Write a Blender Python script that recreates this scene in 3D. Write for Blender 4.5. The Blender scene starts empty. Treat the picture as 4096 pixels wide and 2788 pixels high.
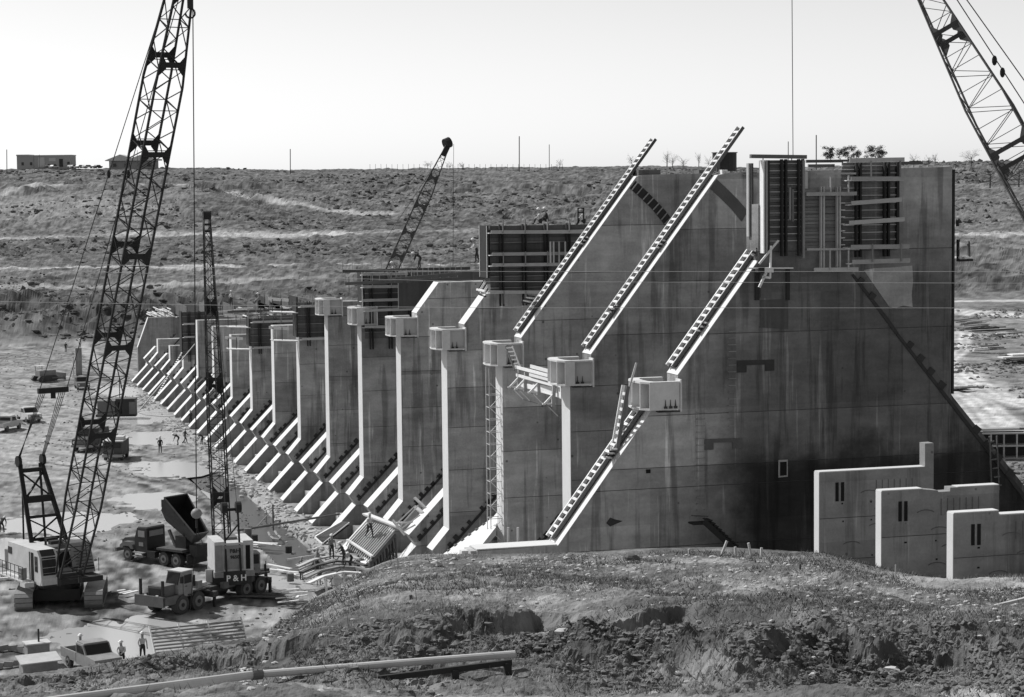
import bpy, math, random
import numpy as np
from mathutils import Vector, Matrix
random.seed(7)
rad = math.radians
# ------------------------------------------------------------------ camera, sky, sun, exposure
SC = bpy.context.scene
S = 14.6                       # spacing of the dam piers in metres
T = 1.65                       # thickness of a pier
FPX, CX, CY = 8568.1, 2048., 1394.
YAW, PITCH, ROLL = rad(-16.16136), rad(4.465357), rad(-0.62671)
CAM = np.array([-38.49, -107.53, 42.37])
def _rot():
    cy, sy = math.cos(YAW), math.sin(YAW); cp, sp = math.cos(PITCH), math.sin(PITCH)
    f = np.array([-sy*cp, cy*cp, -sp]); r = np.array([cy, sy, 0.]); u = np.cross(r, f)
    c, s = math.cos(ROLL), math.sin(ROLL)
    return np.array([c*r+s*u, -s*r+c*u, f])
RM = _rot()
def U(px, py, x=None, y=None, z=None, d=None):
    """surveyed point of the photograph turned into a place in metres, on a known plane"""
    r = RM.T @ np.array([(px-CX)/FPX, -(py-CY)/FPX, 1.])
    if x is not None: t = (x-CAM[0])/r[0]
    elif y is not None: t = (y-CAM[1])/r[1]
    elif z is not None: t = (z-CAM[2])/r[2]
    else: t = d
    return Vector(CAM + r*t)
cd = bpy.data.cameras.new('camera'); cam = bpy.data.objects.new('camera', cd); SC.collection.objects.link(cam)
cd.sensor_width = 36; cd.lens = FPX/4096*36; cd.clip_start = 1; cd.clip_end = 6000
m = Matrix(((RM[0][0], RM[1][0], -RM[2][0], CAM[0]), (RM[0][1], RM[1][1], -RM[2][1], CAM[1]), (RM[0][2], RM[1][2], -RM[2][2], CAM[2]), (0, 0, 0, 1)))
cam.matrix_world = m; SC.camera = cam
SUN_EL, SUN_B = rad(48), rad(47)      # light travels towards +x and -y
W = bpy.data.worlds.new("World"); SC.world = W; W.use_nodes = True
wn = W.node_tree; bg = wn.nodes['Background']
sky = wn.nodes.new('ShaderNodeTexSky'); sky.sky_type = 'NISHITA'; sky.sun_disc = False
sky.sun_elevation = SUN_EL; sky.dust_density = 0.4; sky.air_density = 1.0; sky.altitude = 200
sd = Vector((-math.cos(SUN_B), math.sin(SUN_B), 0))     # towards the sun
sky.sun_rotation = math.atan2(sd.x, sd.y)
bw = wn.nodes.new('ShaderNodeRGBToBW'); wn.links.new(sky.outputs[0], bw.inputs[0]); wn.links.new(bw.outputs[0], bg.inputs[0])
bg.inputs[1].default_value = 0.135
ld = bpy.data.lights.new('sun', 'SUN'); ld.energy = 4.6; ld.angle = rad(0.53); ld.color = (1, 1, 1)
sun = bpy.data.objects.new('sun', ld); SC.collection.objects.link(sun)
to_sun = Vector((sd.x*math.cos(SUN_EL), sd.y*math.cos(SUN_EL), math.sin(SUN_EL)))
sun.rotation_euler = to_sun.to_track_quat('Z', 'Y').to_euler(); sun.location = (-60, 60, 120)
SC.view_settings.view_transform = 'Standard'; SC.view_settings.look = 'None'
SC.view_settings.exposure = 0.0; SC.view_settings.gamma = 1; SC.view_settings.use_curve_mapping = False

# ------------------------------------------------------------------ helpers
COL = SC.collection
def mat(name, a, var=.15, scale=1.2, rough=.85, fine=9., bump=.0, streak=0., metal=0., objvar=0., attr=None, dirt=0., stretch=(1,1,1), big=0., holes=0., painted_shade=False):
    M = bpy.data.materials.new(name); M.use_nodes = True; N = M.node_tree.nodes; L = M.node_tree.links
    B = N['Principled BSDF']; B.inputs['Roughness'].default_value = rough; B.inputs['Metallic'].default_value = metal
    B.inputs['Specular IOR Level'].default_value = .25
    geo = N.new('ShaderNodeNewGeometry')
    mp = N.new('ShaderNodeMapping'); mp.inputs['Scale'].default_value = stretch; L.new(geo.outputs['Position'], mp.inputs[0])
    def math_(op, a_, b_, clamp=False):
        n = N.new('ShaderNodeMath'); n.operation = op; n.use_clamp = clamp
        for i, v in enumerate((a_, b_)):
            if isinstance(v, (int, float)): n.inputs[i].default_value = v
            else: L.new(v, n.inputs[i])
        return n.outputs[0]
    def noise(sc, det, vec):
        n = N.new('ShaderNodeTexNoise'); n.inputs['Scale'].default_value = sc; n.inputs['Detail'].default_value = det
        n.inputs['Roughness'].default_value = .6; L.new(vec, n.inputs['Vector']); return n.outputs[0]
    n1 = noise(scale, 5, mp.outputs[0]); n2 = noise(fine, 4, mp.outputs[0])
    f = math_('ADD', math_('MULTIPLY', math_('SUBTRACT', n1, .5), 2.6*var), math_('MULTIPLY', math_('SUBTRACT', n2, .5), 1.5*var))
    f = math_('ADD', f, 1.)
    if big:
        nb = noise(.16, 3, geo.outputs['Position']); f = math_('MULTIPLY', f, math_('ADD', math_('MULTIPLY', math_('SUBTRACT', nb, .5), big*3), 1.))
        mb_ = N.new('ShaderNodeMapping'); mb_.inputs['Scale'].default_value = (.5, .5, 1.9); L.new(geo.outputs['Position'], mb_.inputs[0])
        nb2 = noise(1., 5, mb_.outputs[0]); f = math_('MULTIPLY', f, math_('ADD', math_('MULTIPLY', math_('SUBTRACT', nb2, .5), big*1.6), 1.))
    if big:      # tone of each form panel
        sn = N.new('ShaderNodeVectorMath'); sn.operation = 'SNAP'; sn.inputs[1].default_value = (4.9, 7.3, 3.03); ad = N.new('ShaderNodeVectorMath'); ad.inputs[1].default_value = (.3, .4, .06); L.new(geo.outputs['Position'], ad.inputs[0]); L.new(ad.outputs[0], sn.inputs[0])
        wn_ = N.new('ShaderNodeTexWhiteNoise'); L.new(sn.outputs[0], wn_.inputs[0]); f = math_('MULTIPLY', f, math_('ADD', math_('MULTIPLY', math_('SUBTRACT', wn_.outputs[0], .5), big*.75), 1.))
    if holes:
        vo = N.new('ShaderNodeTexVoronoi'); vo.inputs['Scale'].default_value = .85; vo.inputs['Randomness'].default_value = .55; L.new(geo.outputs['Position'], vo.inputs['Vector'])
        hr = N.new('ShaderNodeMapRange'); hr.inputs[1].default_value = .05; hr.inputs[2].default_value = .085; hr.inputs[3].default_value = 1.-holes; hr.inputs[4].default_value = 1.; L.new(vo.outputs['Distance'], hr.inputs[0]); f = math_('MULTIPLY', f, hr.outputs[0])
    if painted_shade:      # dark right half, low corner's shade painted in, ragged outline
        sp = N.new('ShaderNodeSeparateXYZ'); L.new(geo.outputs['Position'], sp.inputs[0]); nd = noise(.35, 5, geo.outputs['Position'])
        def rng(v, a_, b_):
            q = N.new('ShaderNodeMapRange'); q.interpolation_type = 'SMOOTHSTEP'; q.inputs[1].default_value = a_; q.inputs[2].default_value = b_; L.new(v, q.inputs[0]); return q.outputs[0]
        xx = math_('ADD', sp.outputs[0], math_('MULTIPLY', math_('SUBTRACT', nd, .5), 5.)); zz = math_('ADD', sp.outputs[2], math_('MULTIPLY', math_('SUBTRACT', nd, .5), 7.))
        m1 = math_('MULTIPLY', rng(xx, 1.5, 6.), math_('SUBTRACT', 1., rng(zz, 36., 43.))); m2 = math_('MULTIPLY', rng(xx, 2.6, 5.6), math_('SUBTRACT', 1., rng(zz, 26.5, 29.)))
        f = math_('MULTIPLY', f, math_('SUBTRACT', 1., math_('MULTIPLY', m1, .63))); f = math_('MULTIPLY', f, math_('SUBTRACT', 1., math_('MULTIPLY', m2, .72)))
    if streak:
        ms = N.new('ShaderNodeMapping'); ms.inputs['Scale'].default_value = (1.3, 1.3, .09); L.new(geo.outputs['Position'], ms.inputs[0])
        s1 = noise(1.0, 6, ms.outputs[0])
        r = N.new('ShaderNodeMapRange'); r.inputs[1].default_value = .53; r.inputs[2].default_value = .62
        r.inputs[3].default_value = 1.; r.inputs[4].default_value = 1.-streak; L.new(s1, r.inputs[0])
        ms2 = N.new('ShaderNodeMapping'); ms2.inputs['Scale'].default_value = (2.3, 2.3, .11); ms2.inputs['Location'].default_value = (5, 9, 3); L.new(geo.outputs['Position'], ms2.inputs[0])
        s2 = noise(1.0, 4, ms2.outputs[0])
        r2 = N.new('ShaderNodeMapRange'); r2.inputs[1].default_value = .6; r2.inputs[2].default_value = .66
        r2.inputs[3].default_value = 1.; r2.inputs[4].default_value = 1.+streak*1.5; L.new(s2, r2.inputs[0])
        f = math_('MULTIPLY', math_('MULTIPLY', f, r.outputs[0]), r2.outputs[0])
    if objvar:
        oi = N.new('ShaderNodeObjectInfo')
        f = math_('MULTIPLY', f, math_('ADD', math_('MULTIPLY', math_('SUBTRACT', oi.outputs['Random'], .5), 2*objvar), 1.))
    if attr:
        at = N.new('ShaderNodeAttribute'); at.attribute_name = attr
        col = math_('MULTIPLY', f, at.outputs['Fac'])
    else: col = math_('MULTIPLY', f, a)
    col = math_('MAXIMUM', col, .008)
    L.new(col, B.inputs['Base Color'])
    if bump:
        bn = N.new('ShaderNodeBump'); bn.inputs['Strength'].default_value = bump; bn.inputs['Distance'].default_value = .12
        L.new(n2, bn.inputs['Height']); L.new(bn.outputs[0], B.inputs['Normal'])
    return M
M = dict(
    conc=mat('weathered_concrete', .34, .28, .9, fine=7., streak=.42, objvar=.17, bump=.2, big=.48, holes=.6),
    conc0=mat('weathered_shaded_concrete', .36, .28, .9, fine=7., streak=.42, objvar=.14, bump=.2, big=.48, holes=.6, painted_shade=True),  # weathered wall, shade of its low right corner painted in
    conc_new=mat('new_concrete', .27, .22, 1.2, fine=8., streak=.3, objvar=.1, bump=.15, big=.3, holes=.5),
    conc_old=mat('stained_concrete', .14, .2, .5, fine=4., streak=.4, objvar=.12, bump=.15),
    face=mat('sunlit_face_concrete', .62, .08, .9, fine=6., objvar=.04),  # concrete on sunlit faces, the sunlight put into a paler tone
    slope=mat('sunlit_slope_concrete', .66, .06, .9, fine=5.),  # same concrete on sunlit slopes, lightened for the sun on it
    key=mat('dark_keyway', .05, .3, 1.5),  # near-black tone of the keyways
    joint=mat('damp_joint', .12, .3, .7),
    form=mat('dark_form_ply', .11, .25, .8, fine=7., objvar=.25, streak=.2),
    formmid=mat('grey_form_ply', .17, .25, .8, fine=7., objvar=.3, streak=.25),
    formwood=mat('formwork_timber', .26, .2, 1.2, fine=8., objvar=.2),
    steel=mat('dark_form_steel', .035, .3, 2.),
    boom=mat('dark_boom_paint', .022, .2, 2., rough=.6),
    wood=mat('scaffold_timber', .42, .18, 2.5, fine=12., objvar=.2),
    woodw=mat('fresh_sawn_timber', .72, .1, 2.5, objvar=.1),
    ladder=mat('pale_ladder_steel', .66, .2, 3., objvar=.16),
    bracket=mat('primed_steel', .62, .14, 2., rough=.6),
    bracket2=mat('primed_steel_web', .5, .08, 2., rough=.6),
    rust=mat('rust_stain', .06, .3, 3.),
    white=mat('white_paint', .52, .2, 1.5, rough=.5),
    grey=mat('grey_machine_paint', .26, .28, 1.5, rough=.55),
    mid=mat('mid_grey_paint', .14, .3, 1.5, rough=.5),
    dark=mat('dark_machine_paint', .035, .25, 1.5, rough=.55),
    dusty=mat('dusty_dark_paint', .07, .4, 1.2, rough=.7),
    tyre=mat('dusty_tyre', .07, .3, 3.),
    rim=mat('wheel_rim', .2, .2, 3.),
    black=mat('black_void', .012, .2, 3.),
    glass=mat('window_glass', .03, .1, 3., rough=.08),
    wire=mat('steel_cable', .42, .05, 2., rough=.5),
    rope=mat('dark_rope', .04, .05, 2.),
    pipe=mat('galvanised_pipe', .5, .12, 2., fine=14., rough=.55),
    skin=mat('skin', .32, .05, 4.), shirtl=mat('pale_shirt', .55, .1, 5.), shirtm=mat('mid_shirt', .24, .1, 5.), shirtd=mat('dark_shirt', .06, .1, 5.),
    trs=mat('work_trousers', .05, .2, 5.), hat=mat('hard_hat', .75, .03, 3., rough=.4),
    leaf=mat('evergreen_leaf', .05, .3, 1.), twig=mat('bare_twig', .12, .2, 1.), bark=mat('bark', .08, .3, 3.),
    grass1=mat('dry_grass', .34, .3, .8), grass2=mat('dark_weed', .10, .3, .8),
    soil=mat('broken_soil', .15, .35, 2.5), scrub=mat('low_scrub', .085, .4, .8),
    stone=mat('pale_stone', .5, .15, 2.), sign=mat('white_lettering', .8, .02, 2.),
    ground=mat('earth', 1., .30, .5, rough=.95, fine=4.5, bump=.5, attr='tone'),
    wall1=mat('metal_siding', .34, .08, .3), wall2=mat('house_siding', .3, .08, .3), roof=mat('pale_roof', .5, .08, .3),
)
def watermat(name, a, rough):
    Mt = bpy.data.materials.new(name); Mt.use_nodes = True; N = Mt.node_tree.nodes; L = Mt.node_tree.links; B = N['Principled BSDF']
    B.inputs['Base Color'].default_value = (a, a, a, 1); B.inputs['Roughness'].default_value = rough; B.inputs['Specular IOR Level'].default_value = .7
    n = N.new('ShaderNodeTexNoise'); n.inputs['Scale'].default_value = 1.5; b = N.new('ShaderNodeBump'); b.inputs['Strength'].default_value = .04
    g = N.new('ShaderNodeNewGeometry'); L.new(g.outputs['Position'], n.inputs['Vector']); L.new(n.outputs[0], b.inputs['Height']); L.new(b.outputs[0], B.inputs['Normal'])
    return Mt
M['water'] = watermat('muddy_water', .09, .3)
M['puddle'] = watermat('sky_toned_puddle', .42, .25)  # pale base colour stands in for the reflected sky

class MB:
    def __init__(s): s.v = []; s.f = []
    def add(s, vs, fs):
        n = len(s.v); s.v += [tuple(v) for v in vs]; s.f += [tuple(i+n for i in f) for f in fs]; return s
    def box(s, c, d, R=None):
        vs = []
        for i in (-.5, .5):
            for j in (-.5, .5):
                for k in (-.5, .5):
                    v = Vector((i*d[0], j*d[1], k*d[2]))
                    if R is not None: v = R @ v
                    vs.append(v + Vector(c))
        return s.add(vs, [(0,1,3,2), (4,6,7,5), (0,4,5,1), (2,3,7,6), (0,2,6,4), (1,5,7,3)])
    def bar(s, p, q, w, h=None):
        p = Vector(p); q = Vector(q); h = h or w; d = q-p
        R = d.to_track_quat('X', 'Z').to_matrix()
        return s.box((p+q)/2, (d.length, w, h), R)
    def tube(s, p, q, r, n=8, r2=None, cap=True):
        p = Vector(p); q = Vector(q); r2 = r if r2 is None else r2
        R = (q-p).to_track_quat('Z', 'Y').to_matrix(); vs = []
        for c, rr in ((p, r), (q, r2)):
            for i in range(n):
                a = 2*math.pi*i/n; vs.append(c + R @ Vector((rr*math.cos(a), rr*math.sin(a), 0)))
        fs = [(i, (i+1) % n, n+(i+1) % n, n+i) for i in range(n)]
        if cap: fs += [tuple(reversed(range(n))), tuple(range(n, 2*n))]
        return s.add(vs, fs)
    def prism(s, poly, y0, y1):           # polygon in x,z swept along y
        n = len(poly)
        vs = [(a, y0, b) for a, b in poly] + [(a, y1, b) for a, b in poly]
        return s.add(vs, [tuple(range(n)), tuple(reversed(range(n, 2*n)))] + [(i, i+n, (i+1) % n+n, (i+1) % n) for i in range(n)])
    def prismz(s, poly, z0, z1):
        n = len(poly)
        vs = [(a, b, z0) for a, b in poly] + [(a, b, z1) for a, b in poly]
        return s.add(vs, [tuple(reversed(range(n))), tuple(range(n, 2*n))] + [(i, (i+1) % n, (i+1) % n+n, i+n) for i in range(n)])
    def sphere(s, c, r, n=8, k=5, sq=(1,1,1)):
        vs = [(c[0], c[1], c[2]+r*sq[2])]
        for j in range(1, k):
            t = math.pi*j/k
            for i in range(n):
                a = 2*math.pi*i/n; vs.append((c[0]+r*sq[0]*math.sin(t)*math.cos(a), c[1]+r*sq[1]*math.sin(t)*math.sin(a), c[2]+r*sq[2]*math.cos(t)))
        vs.append((c[0], c[1], c[2]-r*sq[2])); e = len(vs)-1; fs = []
        for i in range(n): fs.append((0, 1+i, 1+(i+1) % n)); fs.append((e, e-n+(i+1) % n, e-n+i))
        for j in range(k-2):
            for i in range(n): fs.append((1+j*n+i, 1+(j+1)*n+i, 1+(j+1)*n+(i+1) % n, 1+j*n+(i+1) % n))
        return s.add(vs, fs)
    def mesh(s, name, mt, org=(0, 0, 0), smooth=False):
        me = bpy.data.meshes.new(name); o = Vector(org)
        me.from_pydata([Vector(v)-o for v in s.v], [], s.f)
        me.materials.append(M[mt] if isinstance(mt, str) else mt)
        if smooth: me.polygons.foreach_set('use_smooth', [True]*len(me.polygons))
        me.update(); return me
    def build(s, name, mt, parent=None, local=False, smooth=False):
        org = (0, 0, 0) if (local or parent is None) else ORG.get(parent.name, (0, 0, 0))
        o = bpy.data.objects.new(name, s.mesh(name, mt, org, smooth)); COL.objects.link(o)
        if parent is not None: o.parent = parent; ORG[o.name] = org
        return o
ORG = {}
def tag(o, label=None, cat=None, group=None, kind=None):
    if label: o['label'] = label
    if cat: o['category'] = cat
    if group: o['group'] = group
    if kind: o['kind'] = kind
    return o
def thing(name, label, cat, loc=(0, 0, 0), rz=0, group=None):
    o = bpy.data.objects.new(name, None); COL.objects.link(o); o.empty_display_size = .3
    o.location = loc; o.rotation_euler = (0, 0, rz); ORG[o.name] = Vector(loc)
    return tag(o, label, cat, group)
def solo(name, mb, mt, label, cat, group=None, smooth=False):       # a thing that is one mesh, origin at its base
    vs = np.array(mb.v); c = Vector(((vs[:,0].min()+vs[:,0].max())/2, (vs[:,1].min()+vs[:,1].max())/2, vs[:,2].min()))
    o = bpy.data.objects.new(name, mb.mesh(name, mt, c, smooth)); COL.objects.link(o); o.location = c
    return tag(o, label, cat, group)
_cube = {}
def cube_mesh(mt):
    if mt not in _cube: _cube[mt] = MB().box((0, 0, 0), (1, 1, 1)).mesh('unit_block_'+mt, mt)
    return _cube[mt]
def inst(name, mt, parent, mtx, local=False):          # many alike pieces sharing one mesh
    o = bpy.data.objects.new(name, cube_mesh(mt)); COL.objects.link(o)
    o.parent = parent
    if not local: mtx = Matrix.Translation(-Vector(ORG.get(parent.name, (0, 0, 0)))) @ mtx
    o.matrix_local = mtx; return o
def ibox(name, mt, parent, c, d, R=None, local=False):
    mm = Matrix.Translation(c) @ ((R.to_4x4()) if R is not None else Matrix.Identity(4)) @ Matrix.Diagonal((d[0], d[1], d[2], 1))
    return inst(name, mt, parent, mm, local)
def ibar(name, mt, parent, p, q, w, h=None, local=False):
    p = Vector(p); q = Vector(q); d = q-p
    return ibox(name, mt, parent, (p+q)/2, (d.length, w, h or w), d.to_track_quat('X', 'Z').to_matrix(), local)
def copy_tree(o, parent=None):
    c = o.copy(); COL.objects.link(c)
    if parent is not None: c.parent = parent
    for ch in list(o.children): copy_tree(ch, c)
    return c
def clipz(poly, z, keep_above):
    out = []
    for i in range(len(poly)):
        a, b = poly[i], poly[(i+1) % len(poly)]
        ia = (a[1] >= z) == keep_above; ib = (b[1] >= z) == keep_above
        if ia: out.append(a)
        if ia != ib:
            t = (z-a[1])/(b[1]-a[1]); out.append((a[0]+(b[0]-a[0])*t, z))
    return out

# ------------------------------------------------------------------ noise
_rs = np.random.RandomState(11); _tab = _rs.rand(256, 256)
def vnoise(x, y):
    xi = np.floor(x).astype(int); yi = np.floor(y).astype(int); fx = x-xi; fy = y-yi
    fx = fx*fx*(3-2*fx); fy = fy*fy*(3-2*fy)
    g = lambda a, b: _tab[a & 255, b & 255]
    return (g(xi, yi)*(1-fx)+g(xi+1, yi)*fx)*(1-fy)+(g(xi, yi+1)*(1-fx)+g(xi+1, yi+1)*fx)*fy
def fbm(x, y, o=5, ridge=False):
    s = 0; a = .5; n = 0
    for i in range(o):
        v = vnoise(x+i*17.3, y-i*9.1)
        if ridge: v = 1-np.abs(2*v-1)
        s = s+a*v; n += a; a *= .52; x = x*2.03+y*.11; y = y*2.03-x*.07
    return s/n
def sm(x, a, b):
    t = np.clip((x-a)/(b-a), 0, 1); return t*t*(3-2*t)

# ------------------------------------------------------------------ terrain
HF = np.array([RM[2][0], RM[2][1]]); HF = HF/np.linalg.norm(HF)      # horizontal heading
HR = np.array([HF[1], -HF[0]])
def slope_of(px, py):           # drop of the line of sight per metre of heading distance
    rx = (px-CX)/FPX; ry = -(py-CY)/FPX
    v = [RM[0][i]*rx+RM[1][i]*ry+RM[2][i] for i in range(3)]
    d = v[0]*HF[0]+v[1]*HF[1]
    return -v[2]/d
CR_P = np.array([-2000, 0, 100, 250, 400, 500, 640, 850, 1000, 1060, 1130, 1230, 1350, 1450, 1550, 1650, 2300, 2900, 3280, 3530, 3700, 3810, 4096, 6500])
CR_Y = np.array([2800, 2750, 2742, 2722, 2695, 2672, 2645, 2612, 2592, 2545, 2492, 2415, 2352, 2294, 2254, 2234, 2224, 2216, 2240, 2306, 2344, 2360, 2345, 2330])
CR_D = np.array([50, 56, 56, 57, 58, 59, 60, 62, 64, 68, 76, 83, 87, 90, 91, 92, 92, 92, 91, 88, 86, 84, 84, 84.])
FARL = [(399, 1402), (415, 1335), (440, 1215), (465, 1180), (490, 1112), (520, 1062), (545, 1036), (610, 958), (650, 925), (690, 838), (760, 745), (850, 705), (950, 677)]
FARM = [(399, 1402), (420, 1245), (465, 1125), (500, 1064), (530, 1045), (600, 957), (640, 925), (700, 838), (800, 745), (900, 700), (1000, 674)]
FARR = [(340, 1263), (358, 1215), (375, 1192), (412, 1012), (450, 966), (500, 930), (560, 832), (650, 742), (760, 692), (850, 645)]
PXR = {0: 300., 1: 1800., 2: 3900.}
def far_curve(tab, px, z0):
    D = [t[0] for t in tab]; Z = [CAM[2]-t[0]*slope_of(px, t[1]) for t in tab]; Z[0] = z0
    D = [D[0]-.01, *D, D[-1]+300, D[-1]+3000]; Z = [z0, *Z, Z[-1]-6, Z[-1]-60]
    return np.array(D), np.array(Z)
FC = [far_curve(FARL, 300, 12.), far_curve(FARM, 1800, 12.), far_curve(FARR, 3900, 20.)]
def base_height(px, D):
    """height without small relief for a bearing (as photo column) and heading distance"""
    x = CAM[0]+D*(HF[0]+HR[0]*(px-CX)/FPX); y = CAM[1]+D*(HF[1]+HR[1]*(px-CX)/FPX)
    yc = np.interp(px, CR_P, CR_Y); dc = np.interp(px, CR_P, CR_D)
    zc = CAM[2]-dc*slope_of(px, yc)
    z0 = CAM[2]-38*slope_of(px, 2900.)
    near = z0+(zc-z0)*np.clip((D-38)/(dc-38), -1.2, 1)
    near = np.where(D < 38, z0+(38-D)*.12, near)
    # cut bank facing the viewer across the middle and right
    bank = sm(px, 1350, 1700)*(.75+.25*np.sin(px/170.))
    db = 55+2.2*np.sin(px/260.)+1.2*np.sin(px/97.)-sm(px, 3300, 4300)*4
    near = near-bank*.75*(1-sm(D, db-1.1, db+.9))*sm(D, 40, 50)
    floor = 12+8*np.maximum(sm(x, 6, 16), sm(x, -12, -6)*(1-sm(y, 6, 12)))
    fall = sm(D, dc, dc+np.where(px < 1100, 34, 26))
    z = near*(1-fall)+floor*fall
    z = np.where(D <= dc, near, z)
    fL = np.interp(D, *FC[0]); fM = np.interp(D, *FC[1]); fR = np.interp(D, *FC[2])
    w1 = sm(px, 700, 1400); w2 = sm(px, 2500, 3700)
    far = (fL*(1-w1)+fM*w1)*(1-w2)+fR*w2
    wf = sm(D, 330, 345)
    return z*(1-wf)+np.maximum(far, 12)*wf, x, y
def relief(px, D, x, y, z):
    dc = np.interp(px, CR_P, CR_D)
    w_near = 1-sm(D, dc-1, dc+np.where(px > 3100, 14, 6))
    n = (fbm(x*.25, y*.25, 5)-.5)*1.2*np.clip((D-36)/8, 0, 1)*(1-sm(D, dc-14, dc-1)*.8)
    # broken clods along the cut bank and on the near left ridge
    db = 55+2.2*np.sin(px/260.)+1.2*np.sin(px/97.)
    zone = sm(px, 1200, 1600)*np.exp(-((D-db+1.5)/4.5)**2)+(1-sm(px, 1050, 1350))*np.exp(-((D-dc+2)/6.)**2)+.25*sm(px, 3100, 3700)*(1-sm(D, 62, 74))
    zone = zone+.18*(1-sm(D, 60, 70))
    cl = fbm(x*1.15, y*1.15, 4, True)-.5+.5*(fbm(x*2.9, y*2.9, 3)-.5)
    n = n+zone*cl*.45*(1-.75*sm(D, dc-3, dc))
    n = n+(fbm(x*4.1, y*4.1, 3)-.5)*.16+zone*(fbm(x*3.3+5, y*3.3, 4)-.5)*.28
    # two erosion fissures on the mound
    for (a, b, dep, wd) in (((1560, 2530), (2250, 2438), .75, .6), ((2150, 2545), (2760, 2445), .9, .7), ((2620, 2520), (2850, 2480), .5, .5), ((700, 2640), (1300, 2560), .7, .9)):
        pa = near_pt(*a); pb = near_pt(*b); ax = pb-pa; L2 = ax @ ax
        t = ((x-pa[0])*ax[0]+(y-pa[1])*ax[1])/L2; tt = np.clip(t, 0, 1)
        wob = (fbm(x*.7, y*.7, 5)-.5)*3.0
        sd = ((x-pa[0])*(-ax[1])+(y-pa[1])*ax[0])/math.sqrt(L2)+wob
        n = n-dep*np.where(sd > 0, np.exp(-(sd/(wd*.5))**2), np.exp(-(sd/(wd*5.))**2))*(1-np.abs(2*t-1)**6).clip(0, 1)*(.6+.8*fbm(x*.6+4, y*.6, 3))
    for (a, b) in ((3330, 2330), (3440, 2330), (3380, 2345), (3130, 2300), (2680, 2280)):        # earth clumps on the mound
        p = near_pt(a, b); dd = np.hypot(x-p[0], y-p[1]); n = n+.28*np.exp(-(dd/1.1)**2)*(.3+1.2*fbm(x*2.2, y*2.2, 3))
    r = n*w_near
    wv = sm(D, 98, 125)*(1-sm(D, 385, 405))
    dam = sm(x, -3.8, -3.0)*(1-sm(x, 20, 24))
    r = r+wv*(1-dam)*((fbm(x*.12, y*.12, 4)-.5)*.3+(fbm(x*.8, y*.8, 4)-.5)*.3)
    for (cx_, cy_, rr) in PUD:
        r = r-.30*np.exp(-(((x-cx_)**2+((y-cy_)*.62)**2)/rr**2)**1.2)*(.2+1.5*fbm(x*.45+cx_, y*.3, 3))
    r = r+sm(px, 3200, 3700)*sm(D, 372, 385)*(1-sm(D, 415, 440))*(fbm(x*.11+y*.05, y*.09, 4, True)-.5)*3.2
    wfar = sm(D, 400, 440)
    amp = 1+np.clip((D-430)/500, 0, 1)*3
    gull = fbm(x*.018+3, y*.03, 5, True)-.55
    pit = np.exp(-((D-430)/22.)**2)*(1-sm(px, 700, 1500))
    r = r+wfar*((fbm(x*.03, y*.03, 5)-.5)*3.*amp*.5*(1-sm(D, 830, 930))-np.maximum(gull-.12, 0)*14*sm(D, 640, 700)*(1-sm(D, 800, 860))+(fbm(x*.2, y*.2, 4)-.5)*1.8+(fbm(x*.7, y*.7, 2)-.5)*.9)
    r = r+pit*(fbm(x*.06, y*.06, 5, True)-.5)*8
    for dr in (510, 628):
        pass
    return r
PUD = []
def near_pt(px, py):
    D = np.linspace(40, 96, 600); z, x, y = base_height(np.full_like(D, float(px)), D)
    los = CAM[2]-D*slope_of(px, py); i = int(np.argmax(z >= los)) if np.any(z >= los) else -1
    return np.array([x[i], y[i]])
def ground_z(x, y):
    v = np.array([x-CAM[0], y-CAM[1]]); D = v @ HF; px = CX+FPX*(v @ HR)/D
    P_ = np.array([px]); Dd = np.array([D]); z, xx, yy = base_height(P_, Dd)
    return float((z+relief(P_, Dd, xx, yy, z))[0])
def on_ground(px, py, lo=40, hi=1100):
    D = np.geomspace(lo, hi, 1500); P_ = np.full_like(D, float(px)); z, x, y = base_height(P_, D); z = z+relief(P_, D, x, y, z)
    los = CAM[2]-D*slope_of(px, py); k = np.nonzero(z >= los)[0]; i = int(k[0]) if len(k) else -1
    return Vector((x[i], y[i], z[i]))
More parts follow.
